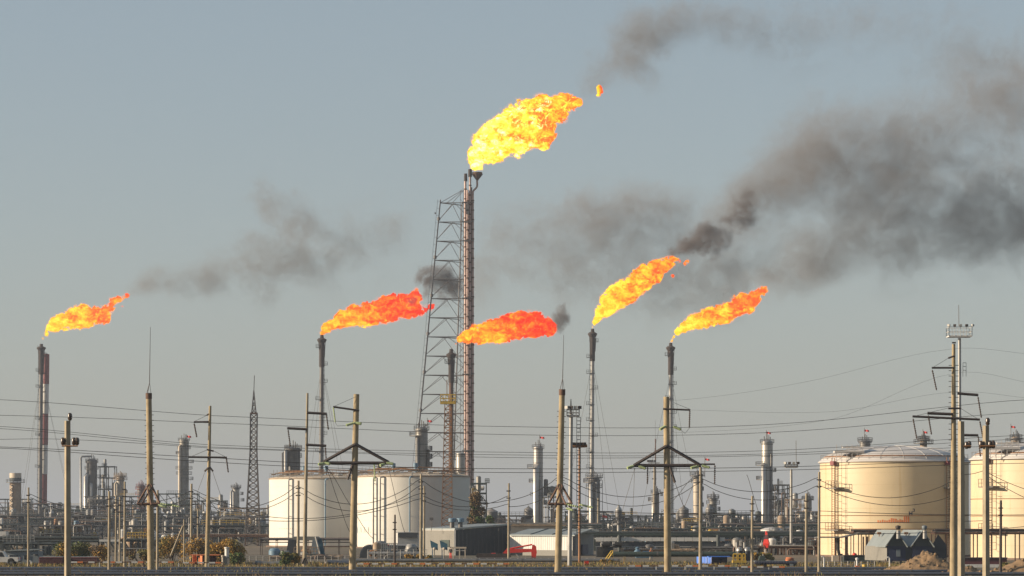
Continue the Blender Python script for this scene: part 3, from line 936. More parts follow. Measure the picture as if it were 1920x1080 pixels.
# ------------------------------------------------------------------ lattice and floodlight masts
def lattice(t, f, n, m, w, faces=4, name='lattice_panel', leg='leg'):
    """square lattice mast: f(k) gives (centre pixel x, y, half width px) for level k of n"""
    cs = []
    for k in range(n + 1):
        x, y, hw = f(k)
        c = t.q(x, y); h = hw * t.s
        cs.append([c + Vector((sx * h, sy * h, 0)) for sx, sy in ((-1, -1), (1, -1), (1, 1), (-1, 1))])
    for j in range(4):
        b = MB()
        for k in range(n): b.bar(cs[k][j], cs[k + 1][j], w * 1.5)
        t.part(leg, b, m)
    for k in range(n):
        b = MB()
        for j in range(4):
            a, c = cs[k], cs[k + 1]
            b.bar(c[j], c[(j + 1) % 4], w)
            b.bar(a[j], c[(j + 1) % 4], w * .8); b.bar(a[(j + 1) % 4], c[j], w * .8)
        t.part(name, b, m)
t = Thing('lattice_mast', 'slender dark lattice mast with pointed top beside the white tank', 'mast', 474, 640)
yb = 975 + EYE / t.s
N = 22
def fm(k):
    y = yb + (776 - yb) * k / N
    return (473.5 + (476 - 473.5) * k / N, y, 14.5 - (14.5 - 6.2) * min(1, k / (N * .72)))
lattice(t, fm, N, 'tower_steel', .12)
def fs(k): return (476, 776 - k * 11, 4.2 - k * 1.0)
lattice(t, fs, 4, 'tower_steel', .11, name='spire_panel', leg='spire_leg')
t.part('lightning_rod', MB().tube(t.q(476, 735), t.q(477, 704), .09, n=4), 'steel_dark')
t.part('top_deck', MB().box(t.q(476, 775), (13.5 * t.s, 13.5 * t.s, .3)), 'steel_rust')

def lamp_platform(t, x0, x1, y, m='white_paint', lamps=5, rail=11):
    w = (x1 - x0) * t.s
    c = t.q((x0 + x1) / 2, y)
    pl = t.part('platform', MB().box(c, (w, w * .8, .22)), m)
    r = MB()
    for sy in (-.4, .4): railing(r, [c + Vector((w * q, w * sy, 0)) for q in (-.5, -.25, 0, .25, .5)], rail * t.s, .05)
    for sx in (-.5, .5): railing(r, [c + Vector((w * sx, w * q, 0)) for q in (-.4, 0, .4)], rail * t.s, .05)
    t.part('railing', r, m, pl)
    for k in range(lamps):
        x = -w * .52 + w * 1.04 * k / max(1, lamps - 1)
        lp = MB().box(c + Vector((x, -w * .42, rail * t.s + .25)), (.42, .35, .36), .3 * (k - 2))
        lp.tube(c + Vector((x, -w * .42, rail * t.s)), c + Vector((x, -w * .42, rail * t.s + .1)), .06, n=5)
        t.part('floodlight', lp, 'steel_dark' if k % 2 else 'steel_pale')
def tube_mast(label, x, ytop, yb_, w, plat, rod=None, m='steel_pale', cage=None, lean=0):
    D = DB(yb_)
    t = Thing('floodlight_mast', label, 'mast', x + lean, D, 'floodlight masts')
    yb2 = 975 + EYE / t.s
    t.part('mast_tube', MB().tube(t.q(x + lean, yb2), t.q(x, ytop), w * .55 * t.s, w * .42 * t.s, 12), m)
    if plat: lamp_platform(t, *plat)
    if rod: t.part('lightning_rod', MB().tube(t.q(rod[0], rod[1]), t.q(rod[0] - .5, rod[2]), .07, n=4), 'steel_pale')
    if cage:
        x0, x1, y0, y1 = cage
        n = int((y1 - y0) / 7)
        for xx in (x0, x1): t.part('ladder_rail', MB().tube(t.q(xx, y1, .3), t.q(xx, y0, .3), .045, n=4), 'steel_grey')
        c = MB()
        for k in range(n): c.cut().bar(t.q(x0, y0 + k * 7, .3), t.q(x1, y0 + k * 7, .3), .06)
        t.part('ladder_rung', c, 'steel_grey')
    return t
t = tube_mast('tall white tubular floodlight mast with railed head next to the concrete pylon', 1071, 776, 1062, 8, (1063, 1086, 780, 'steel_pale', 4, 12), cage=(1081.5, 1088.5, 782, 1010), lean=-3)
sp = MB()
for k in range(3): sp.tube(t.q(1069 + k * 1.5, 780), t.q(1070.5, 748), .06, n=4)
t.part('spire', sp, 'steel_grey')
t = tube_mast('shorter rusty floodlight mast with flat lamp bar', 1086.5, 836, 1057, 4.5, None, m='orange_steel')
t.part('lamp_bar', MB().bar(t.q(1073, 837, -.3), t.q(1101, 836, -.3), .3), 'orange_steel')
for x in (1075, 1082, 1088, 1095): t.part('floodlight', MB().box(t.q(x, 832, -.4), (.45, .4, .32), .4), 'steel_dark')
tube_mast('white floodlight mast rising above the tallest line pole', 1799, 634, 1040, 7, (1777, 1820, 631, 'white_paint', 5, 17), rod=(1798, 612, 572), cage=(1806, 1812, 680, 706))
tube_mast('floodlight mast with flat head beside the tall column', 1483.5, 880, 1040, 5.5, (1472, 1495, 876, 'steel_pale', 4, 5), rod=(1493, 868, 826), m='steel_pale')
t = tube_mast('thin lamp mast with black lamps on one side', 1229, 823, 1004, 2.6, None, rod=(1229, 826, 788), m='steel_rust')
t.part('lamp_bar', MB().box(t.q(1226, 868, -.3), (22 * t.s, .8, .35)), 'steel_pale')
for x in (1215, 1219, 1223, 1228): t.part('floodlight', MB().box(t.q(x, 864.5, -.5), (.75, .5, .75), .3), 'steel_dark')
# orange lattice mast in front of the tank
t = Thing('lattice_mast', 'orange lattice lamp mast with yellow basket rising in front of the second white tank', 'mast', 841, 585)
yb = 975 + EYE / t.s
lattice(t, lambda k: (837.5 + 3 * k / 24, yb + (756 - yb) * k / 24, 10.5 - 4.2 * k / 24), 24, 'orange_steel', .085)
bk = t.part('basket', MB().box(t.q(840, 755), (29 * t.s, 2.4, .55)), 'yellow')
r = MB()
for sy in (-1.2, 1.2): railing(r, [t.q(840 + q, 754, sy) for q in (-14, -9, -4, 1, 6, 11, 14)], 14 * t.s, .06)
t.part('basket_railing', r, 'yellow', bk)
t.part('lightning_rod', MB().tube(t.q(838, 740), t.q(838, 712), .1, n=4), 'orange_steel')

# ------------------------------------------------------------------ overhead wires
def wire(label, pts, D0_, D1_=None, r=.03, group='overhead wires', sub=8, sagless=True):
    """pts: pixels along the wire; a smooth line through them"""
    D1_ = D1_ or D0_
    out = []
    n = len(pts)
    xs = [p[0] for p in pts]
    for i in range(n - 1):
        p0 = pts[max(0, i - 1)]; p1 = pts[i]; p2 = pts[i + 1]; p3 = pts[min(n - 1, i + 2)]
        for k in range(sub):
            u = k / sub
            y = .5 * (2 * p1[1] + (p2[1] - p0[1]) * u + (2 * p0[1] - 5 * p1[1] + 4 * p2[1] - p3[1]) * u * u + (3 * p1[1] - p0[1] - 3 * p2[1] + p3[1]) * u ** 3)
            out.append((p1[0] + (p2[0] - p1[0]) * u, y))
    out.append(pts[-1])
    W = []
    for (x, y) in out:
        f = (x - xs[0]) / (xs[-1] - xs[0])
        W.append(P(x, y, D0_ + (D1_ - D0_) * f))
    o = W[0].copy()
    b = MB().path([w - o for w in W], r, 4)
    ob = b.build('overhead_wire', 'wire', None, o)
    tag(ob, label, 'wire', group)
LW = ['topmost of the conductors crossing the whole view', 'second conductor from the top crossing the whole view', 'third conductor crossing the whole view, upper of a close pair', 'fourth conductor crossing the whole view, lower of a close pair', 'fifth conductor crossing the whole view, at the pin insulators', 'sixth conductor crossing the whole view at crossarm height', 'lowest conductor crossing the whole view just under the crossarms']
for i, pts in enumerate((
        [(-30, 748), (394, 779), (960, 800), (1440, 796), (1950, 748)],
        [(-30, 778), (394, 793), (960, 815), (1440, 811), (1950, 772)],
        [(-30, 798), (394, 834), (960, 848), (1440, 845), (1950, 815)],
        [(-30, 802), (394, 838), (960, 853), (1440, 851), (1950, 822)],
        [(-30, 824), (124, 824), (394, 840), (960, 858), (1440, 854), (1950, 834)],
        [(-30, 837), (394, 858), (700, 874), (960, 879), (1440, 876), (1950, 860)],
        [(-30, 839), (394, 866), (700, 880), (960, 886), (1440, 882), (1950, 868)])):
    wire(LW[i], pts, 345 + 4 * i, None, .026 if i < 5 else .034, 'conductors across the whole view')
LF = 'very thin faint wire high across the sky on the far side'
LF = ['highest faint wire from the pylon top to the tallest line pole', 'middle faint wire from the pylon to the tallest line pole', 'lowest faint wire from the pylon to the tallest line pole']
for i, pts in enumerate(([(1250, 752), (1500, 718), (1780, 655), (1950, 665)], [(1250, 768), (1560, 772), (1790, 735), (1950, 748)], [(1250, 812), (1560, 786), (1790, 700), (1950, 720)])):
    wire(LF[i], pts, 420, None, .012, 'faint wires in the sky')
LC = 'sagging service cable slung between neighbouring small poles'
spans = [((55, 926), (204, 950), 12), ((57, 933), (204, 968), 10), ((190, 930), (380, 945), 9), ((204, 948), (358, 922), 8), ((208, 960), (358, 932), 10), ((358, 922), (559, 910), 36), ((358, 930), (559, 922), 34),
         ((362, 918), (500, 962), 6), ((559, 912), (789, 898), 40), ((559, 922), (789, 910), 42), ((480, 975), (789, 935), 16), ((480, 966), (789, 925), 22), ((789, 900), (953, 938), 20), ((793, 930), (953, 930), 20), ((795, 940), (953, 945), 14), ((953, 938), (1046, 895), 8), ((953, 950), (1046, 920), 8),
         ((1056, 895), (1313, 893), 38), ((1056, 905), (1313, 905), 44), ((1313, 897), (1535, 895), 26), ((1313, 905), (1535, 910), 30), ((1535, 900), (1800, 895), 36), ((1535, 910), (1800, 925), 30), ((1800, 890), (1850, 880), 3), ((1850, 885), (1950, 925), 4), ((1850, 892), (1950, 945), 4),
         ((1313, 960), (1535, 965), 3), ((1050, 955), (1410, 962), 4), ((1535, 1000), (1950, 985), 6), ((1535, 958), (1950, 965), 3), ((1410, 978), (1860, 976), 3)]
NM = ((55, 'hut pole'), (204, 'bush pole'), (283, 'bracketed pylon'), (358, 'container pole'), (500, 'lattice mast'), (559, 'first tank pole'), (789, 'second tank pole'), (953, 'warehouse pole'), (1050, 'rod pylon'), (1313, 'blue container pole'), (1410, 'skid pole'), (1535, 'cream tank pole'), (1800, 'twin poles'), (1860, 'pin insulator pole'), (1950, 'picture edge'))
def nm(x): return min(NM, key=lambda e: abs(e[0] - x))[1]
seen = {}
for (a, b, sg) in spans:
    pts = [(a[0] + (b[0] - a[0]) * u, a[1] + (b[1] - a[1]) * u + 4 * sg * u * (1 - u)) for u in (0, .125, .25, .375, .5, .625, .75, .875, 1)]
    ka, kb = nm(a[0]), nm(b[0])
    key = (ka, kb); seen[key] = seen.get(key, 0) + 1
    wire('sagging cable from %s to %s, %s' % (ka, kb, ('upper one', 'lower one', 'lowest one', 'extra one')[seen[key] - 1]), pts, 352, None, .036, 'sagging service cables', 3)
LD = 'slack drop wire hanging down from a crossarm end toward the ground'
LDN = ('inner drop wire from the tank pylon arm', 'outer drop wire from the tank pylon arm', 'drop wire from the far arm of the tank pylon', 'drop wire below the prop of the braced pylon', 'lone slack wire before the bare column', 'long slanting stay beside the slender white column', 'short slanting stay beside the slender white column')
for i, a in enumerate((((609, 873), (658, 1000)), ((609, 873), (700, 1010)), ((726, 873), (760, 1000)), ((1265, 905), (1285, 955)), ((1400, 890), (1425, 965)), ((1300, 895), (1240, 960)), ((1300, 910), (1280, 955)))):
    wire(LDN[i], [a[0], ((a[0][0] + a[1][0]) / 2, (a[0][1] + a[1][1]) / 2 + 2), a[1]], 322, None, .028, 'drop wires')
# ------------------------------------------------------------------ process columns
def ring_platform(t, x, y, r, m='steel_grey', out=1.0, a0=0.0, a1=2 * math.pi, rail=1.15, name='platform'):
    c = t.q(x, y)
    n = 16
    full = a1 - a0 > 6.2
    b = MB()
    b.lathe([(r + .02, 0), (r + out, 0), (r + out, .2), (r + .02, .2)], c, n, a0, a1)
    pl = t.part(name, b, m)
    rr = MB()
    railing(rr, [c + Vector(((r + out - .05) * math.cos(a0 + (a1 - a0) * k / n), (r + out - .05) * math.sin(a0 + (a1 - a0) * k / n), .2)) for k in range(n + 1)], rail, .055)
    t.part('railing', rr, m, pl)
    return pl
def column(label, x0, x1, ytop, D, m='alu_dull', plats=(), bands=6, pipes=(), flag=None, dome=.5, skirt=None, side=(), top_rail=True, name='process_column', group='tall process columns', deckm='steel_grey'):
    t = Thing(name, label, 'column', (x0 + x1) / 2, D, group)
    r = (x1 - x0) / 2 * t.s
    h = t.zz(ytop)
    x = (x0 + x1) / 2
    t.part('shell', MB().lathe([(r, 0), (r, h)], (0, 0, 0), 24), m)
    t.part('head', MB().lathe([(r * math.cos(a), h + r * dome * math.sin(a)) for a in [math.pi / 2 * k / 5 for k in range(6)]], (0, 0, 0), 24), m)
    bd = MB()
    for k in range(bands):
        z = h * (.08 + .9 * k / max(1, bands - 1))
        bd.cut().lathe([(r, z - .12), (r + .09, z - .1), (r + .09, z + .1), (r, z + .12)], (0, 0, 0), 24)
    if bands: t.part('stiffening_ring', bd, deckm)
    for p in plats:
        y = p[0]; a0, a1 = (p[1], p[2]) if len(p) > 2 else (0, 2 * math.pi)
        ring_platform(t, x, y, r, deckm, p[3] if len(p) > 3 else 1.1, a0, a1)
    if top_rail:
        ring_platform(t, x, ytop + 1, r, deckm, .5, name='top_platform')
        nz = MB()
        for k, (dx, hh) in enumerate(((-.5, 1.6), (.0, 2.4), (.55, 1.4), (.3, 2.0))):
            nz.cut().tube((dx * r, 0, h), (dx * r, 0, h + r * dome * .6 + hh), .16, n=6)
        t.part('top_nozzle', nz, deckm)
    for (px, y0, y1, pr, pm) in pipes:
        xx = t.xx(px)
        t.part('side_pipe', MB().path([(xx, -r * .75 - pr, t.zz(y1)), (xx, -r * .75 - pr, t.zz(y0) - pr), (xx + .4 * (1 if xx < 0 else -1), -r * .6, t.zz(y0)), (0, 0, t.zz(y0) + .1)], pr, 8), pm)
    lad = MB()
    lx = r * .55
    for sd in (-.25, .25): lad.tube((lx + sd, -r - .4, 0), (lx + sd, -r - .4, h + 1), .05, n=4)
    for k in range(int(h / 1.2)): lad.tube((lx - .25, -r - .4, k * 1.2), (lx + .25, -r - .4, k * 1.2), .035, n=4)
    t.part('ladder', lad, deckm)
    for (px, y, w_, h_, mm) in side:
        t.part('side_vessel', MB().lathe([(0, 0), (w_ / 2 * t.s, .3), (w_ / 2 * t.s, h_ * t.s - .3), (0, h_ * t.s)], t.q(px, y + h_, -r * .6), 12), mm)
    if flag:
        fp = t.q(flag[0], flag[1])
        t.part('flag_pole', MB().tube((fp.x - .6, 0, h), (fp.x - .6, 0, fp.z + .9), .1, n=5), 'steel_grey')
        f = MB()
        n = 6
        w_, h_ = 9 * t.s, 3.6 * t.s
        vs = [(fp.x - .6 + w_ * k / n, .25 * math.sin(k * 1.3), fp.z + dz - .12 * k * t.s * 2) for dz in (h_ / 2, -h_ / 2) for k in range(n + 1)]
        vs += [(a, b_ + .03, c) for a, b_, c in vs]
        N_ = n + 1
        f.add(vs, [(k, k + 1, N_ + k + 1, N_ + k) for k in range(n)] + [(2 * N_ + k, 3 * N_ + k, 3 * N_ + k + 1, 2 * N_ + k + 1) for k in range(n)])
        t.part('flag', f, 'flag_red')
    return t
H = math.pi
column('slim grey column with red flag and side tower beyond the white building', 1000, 1018, 840, 1020, 'alu', ((878, H * .6, H * 1.4, 2.2), (905, H * .7, H * 1.3, 1.6), (930,)), 7, ((1005, 873, 985, 1.1, 'alu'), (1013, 900, 985, .5, 'alu_dull')), (1015, 820))
column('tall bare column with red flag between the service poles and cream tank', 1427.5, 1449, 830, 1000, 'alu', ((873, H * .6, H * 1.4, 2), (900, H * .7, H * 1.3, 1.8), (885, -.8, .8, 1.2)), 8, ((1431, 871, 985, .9, 'alu'), (1445, 850, 985, .35, 'steel_grey'), (1440, 905, 985, .4, 'alu')), (1440, 811))
column('column with red flag peeking over the roof of the cream tank', 1612, 1632, 830, 1000, 'alu_dull', ((828, 0, 2 * H, .8),), 4, (), (1624, 807))
column('grey banded column rising just over the tanks beside the derrick', 779, 802, 806, 860, 'alu_dull', ((818, H * .5, H * 1.5, 1.8), (845, -.9, .9, 1.4), (860, -.9, .9, 1.4), (875, -.9, .9, 1.4)), 9, ((784, 820, 985, .5, 'steel_grey'),), (805, 789), side=((803, 842, 6, 36, 'steel_grey'),))
column('short bright drum column standing just behind the tank beside the risers', 855, 872, 850, 830, 'alu', (), 3, (), None, .15, top_rail=False)
column('stubby column with bent side pipe seen over the first white tank', 536, 563, 842, 880, 'steel_grey', ((858, 0, 2 * H, .5), (845, 0, 2 * H, .5)), 5, ((537, 842, 985, .55, 'alu'), (531, 848, 985, .3, 'steel_grey')), None, .2)
column('far slim column with stepped platforms between two line poles', 336, 354, 826, 1270, 'alu_dull', ((842, 0, 2 * H, .8), (868, -.9, .9, 2.2), (880, 0, 2 * H, 1.6), (890, 0, 2 * H, 1.4), (852, H * .6, H * 1.4, 1.5), (900, -.9, .9, 2)), 8, ((338, 835, 985, .7, 'warm_white'),), (352, 818), skirt=1)
column('column with crowded platforms next to the flare stack with the steep flame', 1103, 1125, 900, 930, 'steel_grey', ((896, 0, 2 * H, 1.0), (905, H * .6, H * 1.4, 1.6), (915, 0, 2 * H, .8)), 6, ((1108, 905, 985, .6, 'alu'), (1118, 903, 985, .4, 'steel_pale')), (1133, 968))
column('grey pointed column beside the thin lamp mast', 1223, 1236, 925, 960, 'steel_grey', ((940, H * .6, H * 1.4, 1.4), (930, -.8, .8, 1.2)), 5, ((1224, 925, 985, .4, 'alu'),))
column('warm white slender column with platforms near the top', 1300, 1314, 895, 960, 'warm_white', ((893, 0, 2 * H, 1.2), (905, 0, 2 * H, .8), (920, -.7, .7, 1), (950, -.7, .7, 1)), 5, ((1315, 890, 985, .35, 'steel_grey'),), (1325, 861))
column('stepped grey column with platforms past the slender white one', 1330, 1344, 937, 940, 'alu_dull', ((935, 0, 2 * H, .8), (946, 0, 2 * H, 1.0), (958, -.9, .9, 1.2)), 4, ((1327, 950, 985, .9, 'alu'),))
column('squat grey column between the light mast and cream tank', 1507, 1522, 936, 1010, 'alu_dull', ((938, 0, 2 * H, .8), (952, H * .6, H * 1.4, 1.4), (968, H * .6, H * 1.4, 1.4)), 5, ())
column('far round column with pale bulge and platforms in front of the lattice mast', 436, 449, 916, 1300, 'alu', ((928, -.9, .9, 1.8), (940, -.9, .9, 2.2), (915, 0, 2 * H, .8)), 3, ((434, 920, 985, .5, 'alu'),))
column('grey column with looping side pipe and pale dome far off', 162, 182, 865, 1240, 'steel_grey', ((880, 0, 2 * H, .8), (896, -.8, .8, 1.8), (915, -.8, .8, 1.8), (868, 0, 2 * H, .5)), 6, ((153, 856, 985, .45, 'steel_pale'), (163, 890, 985, 1.0, 'alu'), (172, 905, 985, .8, 'alu')))
column('tan platform column beside the far steel frame', 218, 233, 896, 1230, 'alu_dull', ((893, 0, 2 * H, 1.1), (900, 0, 2 * H, 1.3), (925, -.9, .9, 1.4)), 5, ((217, 905, 985, .5, 'warm_white'),), deckm='rust_pale')
column('dark short column in the far mass near the bracketed pylon', 257, 272, 912, 1280, 'steel_grey', ((918, 0, 2 * H, .8), (928, 0, 2 * H, .8)), 5, (), deckm='red_paint')
column('tan scaffolded column top peeking over the white domed roof', 1725, 1738, 826, 900, 'rust_pale', ((832, 0, 2 * H, 2.0), (826, 0, 2 * H, 1.0)), 3, (), (1734, 810), .4)
column('dark scaffolded column top over the second cream tank', 1896, 1914, 822, 900, 'rust_pale', ((830, 0, 2 * H, 1.8), (840, 0, 2 * H, 2.2), (848, 0, 2 * H, 2.6)), 3, (), (1899, 800), .4)
# squat brick-like stack with dark collar
t = Thing('chimney', 'stout pale chimney with dark collar far off at the picture edge', 'chimney', 29, 1200)
r = 11 * t.s
for (y0, y1, c, k) in ((887, 896, 'warm_white', 1.02), (896, 903, 'teal_grey', 1.04), (905, 1004, 'rust_pale', 1.0)):
    t.part('stack_band', MB().lathe([(r * k, t.zz(y1)), (r * k * .99, t.zz(y0)), (r * .8, t.zz(y0))], (0, 0, 0), 20), c)
ring_platform(t, 29, 905, r, 'steel_grey', 1.5)
st = MB()
for k in range(18): st.bar(t.q(20 + (k % 2) * 6, 908 + k * 5, -r), t.q(20 + ((k + 1) % 2) * 6, 913 + k * 5, -r), .35)
t.part('stair', st, 'warm_white')

# vent mushrooms: drums on legs with conical lid
def mushroom(label, x, y0, y1, w, D, m='alu_dull'):
    t = Thing('capped_vessel', label, 'vessel', x, D, 'capped vessels')
    r = w / 2 * t.s
    h = y1 - y0
    t.part('drum', MB().lathe([(r * .55, t.zz(y0 + h * .5)), (r, t.zz(y0 + h * .38)), (r, t.zz(y0 + h * .16))], (0, 0, 0), 18), 'steel_grey')
    t.part('lid', MB().lathe([(r * 1.08, t.zz(y0 + h * .17)), (r * .95, t.zz(y0 + h * .13)), (.2, t.zz(y0 + h * .03)), (.2, t.zz(y0)), (0, t.zz(y0))], (0, 0, 0), 18), m)
    t.part('neck', MB().lathe([(r * .5, 0), (r * .5, t.zz(y0 + h * .45))], (0, 0, 0), 14), m)
    ring_platform(t, x, y0 + h * .62, r * .5, 'steel_grey', .7)
mushroom('capped vessel with conical lid past the corner of the dark warehouse', 922, 952, 1000, 23, 900)
mushroom('capped vessel with conical lid beside the slim flagged column', 991, 948, 1000, 17, 1000)
mushroom('largest capped vessel behind the braced concrete pylon', 1282, 947, 1000, 19, 880)
mushroom('smaller capped vessel hugging the largest one', 1272, 957, 1000, 10, 885)
mushroom('small capped vessel on a thin stem near the black drums', 1160, 947, 1004, 12, 640, 'steel_pale')
mushroom('capped vessel in front of the stepped grey column', 1330, 945, 1002, 13, 900)
mushroom('blue grey capped stem far away beyond the golden bushes', 434, 955, 1000, 10, 1000, 'steel_pale')
mushroom('blue grey capped stem far away beside the banded chimney', 97, 955, 1000, 9, 1050, 'steel_pale')

# ------------------------------------------------------------------ frames, racks and units
def process_unit(label, x0, x1, ytop, D, seed, fm='green_steel', levels=3, bays=4, fill=.8, cols=('alu_dull', 'steel_grey', 'pipe_grey', 'steel_pale'), group='process units across the plant', name='process_unit', depth=6.0):
    rnd = random.Random(seed)
    t = Thing(name, label, 'plant unit', (x0 + x1) / 2, D, group)
    W = (x1 - x0) * t.s; h = t.zz(ytop)
    bw = W / bays
    for i in range(bays + 1):
        for dy in (-depth / 2, depth / 2):
            t.part('post', MB().bar((-W / 2 + i * bw, dy, 0), (-W / 2 + i * bw, dy, h * (1 if rnd.random() < .75 else .7)), .32), fm)
    for k in range(1, levels + 1):
        z = h * k / levels - .3
        for dy in (-depth / 2, depth / 2):
            t.part('beam', MB().bar((-W / 2, dy, z), (W / 2, dy, z), .34), fm)
        if rnd.random() < .8:
            a, b = sorted((rnd.uniform(-.5, .5), rnd.uniform(-.5, .5)))
            b = max(b, a + .3)
            dk = t.part('deck', MB().box(((a + b) / 2 * W, 0, z + .25), ((b - a) * W, depth * .9, .14)), 'steel_grey')
            r = MB(); railing(r, [(W * (a + (b - a) * q / 8), -depth * .45, z + .3) for q in range(9)], 1.1, .06)
            t.part('railing', r, rnd.choice(('yellow', 'steel_pale', fm)), dk)
        br = MB()
        for i in range(bays):
            if rnd.random() < .45:
                br.cut().bar((-W / 2 + i * bw, -depth / 2, z), (-W / 2 + (i + 1) * bw, -depth / 2, z - h / levels + .3), .2)
        if br.v: t.part('brace', br, fm)
    for i in range(int(bays * levels * fill)):
        lv = rnd.randrange(levels); z0 = h * lv / levels + .15
        x = rnd.uniform(-.46, .46) * W; y = rnd.uniform(-.3, .3) * depth
        c = rnd.choice(cols)
        k = rnd.random()
        hh = h / levels
        if k < .35:
            r = rnd.uniform(.22, .42) * hh; L = rnd.uniform(.5, 1.1) * bw
            b = MB()
            prof = [(0, -L / 2 - r * .4), (r * .7, -L / 2 - r * .25), (r, -L / 2), (r, L / 2), (r * .7, L / 2 + r * .25), (0, L / 2 + r * .4)]
            b.lathe(prof, (0, 0, 0), 12)
            b.v = [(x + q[2], y + q[0], z0 + r + .4 + q[1]) for q in b.v]
            t.part('drum', b, c)
        elif k < .7:
            r = rnd.uniform(.35, 1.0); hv = rnd.uniform(.8, 1.7) * hh
            t.part('vessel', MB().lathe([(r, 0), (r, hv), (r * .7, hv + r * .4), (0, hv + r * .5)], (x, y, z0), 12), c)
        else:
            t.part('equipment_box', MB().box((x, y, z0 + hh * .3), (rnd.uniform(.6, 2.5), 1.6, hh * rnd.uniform(.3, .7))), c)
    for i in range(levels * 2):
        z = h * rnd.uniform(.15, 1.0); a, b = sorted((rnd.uniform(-.5, .5), rnd.uniform(-.5, .5)))
        y = -depth * .5 - .4
        t.part('pipe', MB().path([(a * W, y, 0), (a * W, y, z), (a * W + .3, y, z + .3), (b * W, y, z + .3), (b * W + .3, y, z), (b * W + .3, y, z - rnd.uniform(.5, 2))], rnd.uniform(.07, .17), 6), rnd.choice(('pipe_grey', 'steel_grey', 'steel_pale', 'pipe_rust', 'teal_grey')))
    return t
def pipe_rack(label, x0, x1, ytop, ybot, D, n, m='teal_grey', postm='green_steel', gap=14, group='long pipe racks', r=.2, bw=.26):
    t = Thing('pipe_rack', label, 'pipe rack', (x0 + x1) / 2, D, group)
    W = (x1 - x0) * t.s
    z1, z0 = t.zz(ytop), t.zz(ybot)
    for k in range(n):
        y = -1.6 + 3.2 * k / max(1, n - 1); z = z1 if k % 2 else z0 + .5
        rr = r * (1.4 if k % 3 == 0 else .8)
        t.part('pipe', MB().tube((-W / 2, y, z + rr), (W / 2, y, z + rr), rr, n=8), (m, 'pipe_grey', 'teal_grey', 'pipe_rust')[k % 4])
    for z in (z1 - .12, z0 + .2):
        for y in (-1.9, 1.9): t.part('rail_beam', MB().bar((-W / 2, y, z), (W / 2, y, z), bw), postm)
    np_ = max(2, int((x1 - x0) / gap))
    for k in range(np_ + 1):
        x = -W / 2 + W * k / np_
        t.part('trestle', MB().bar((x, -1.7, 0), (x, -1.7, z1), bw * .9).bar((x, 1.7, 0), (x, 1.7, z1), bw * .9).bar((x, -2, z1 - .1), (x, 2, z1 - .1), .26), postm)
    return t
PAL = ('alu_dull', 'steel_grey', 'pipe_grey', 'steel_pale', 'teal_grey', 'white_paint', 'rust_pale')
units = [
    ('low far unit at the picture edge under the stout chimney', -20, 60, 935, 1230, 'teal_grey', 3, 5), ('dark far unit at the foot of the banded chimney', 45, 130, 944, 1200, 'steel_grey', 3, 6),
    ('far unit with pale tanks between the chimneys and looping pipe column', 100, 165, 955, 1150, 'green_steel', 3, 5), ('open steel frame standing over the far column group', 186, 217, 874, 1245, 'steel_grey', 6, 2),
    ('far unit under the tan platform column', 160, 262, 930, 1180, 'steel_grey', 4, 6), ('dark unit behind the bracketed pylon', 232, 300, 938, 1200, 'teal_grey', 4, 4),
    ('green framed unit at the foot of the far slim column', 300, 372, 925, 1220, 'green_steel', 4, 5), ('green framed unit beside the far slim column', 350, 425, 938, 1200, 'green_steel', 3, 5),
    ('far unit behind the dark lattice mast', 415, 512, 952, 1150, 'rust_pale', 3, 6), ('unit close behind the white tanks by the pine', 884, 912, 905, 800, 'green_steel', 6, 2),
    ('low far unit between warehouse and flagged column', 905, 1000, 966, 1000, 'steel_grey', 2, 6), ('steel frame clinging to the slim flagged column', 1018, 1048, 912, 1020, 'teal_grey', 5, 3),
    ('low unit below the crowded platform column', 1060, 1150, 958, 940, 'green_steel', 3, 5), ('far unit between crowded column and lamp mast', 1125, 1225, 966, 960, 'teal_grey', 2, 7),
    ('unit behind the capped vessels', 1225, 1330, 962, 900, 'green_steel', 3, 7), ('unit behind the stepped grey column', 1310, 1432, 964, 930, 'green_steel', 2, 8),
    ('steel frame joined to the tall bare column', 1449, 1478, 908, 1000, 'steel_grey', 6, 3), ('unit behind the flat headed light mast', 1474, 1500, 935, 990, 'rust_pale', 4, 2), ('low unit reaching to the cream tank', 1490, 1560, 960, 960, 'teal_grey', 3, 5)]
for i, (lab, x0, x1, yt, D, fm, lv, by) in enumerate(units):
    process_unit(lab, x0, x1, yt, D, 100 + i, fm, lv, by, .75, PAL)
near = [('low pump row near the blue grey house', 60, 190, 984, 760, 'steel_grey', 2, 9), ('low pump row past the bracketed pylon', 225, 345, 985, 780, 'teal_grey', 2, 8), ('dark low unit behind the golden bushes', 345, 505, 984, 720, 'teal_grey', 2, 10),
        ('low unit with white vessels at the picture edge', -25, 70, 982, 820, 'teal_grey', 2, 6), ('low dark unit under the grey canopy', 1150, 1290, 990, 660, 'teal_grey', 2, 10), ('low dark unit beside the red derrick', 1290, 1430, 988, 680, 'green_steel', 2, 9),
        ('low unit between red derrick and cream tank', 1430, 1545, 1000, 600, 'steel_grey', 2, 7), ('low manifold in front of the first white tank', 508, 640, 1040, 430, 'rust_pale', 1, 9), ('low manifold in front of the second white tank', 692, 790, 1033, 415, 'steel_pale', 1, 10)]
for i, (lab, x0, x1, yt, D, fm, lv, by) in enumerate(near):
    process_unit(lab, x0, x1, yt, D, 200 + i, fm, lv, by, 1.3, PAL + ('yellow', 'orange_steel', 'blue_pale'), depth=5.0)
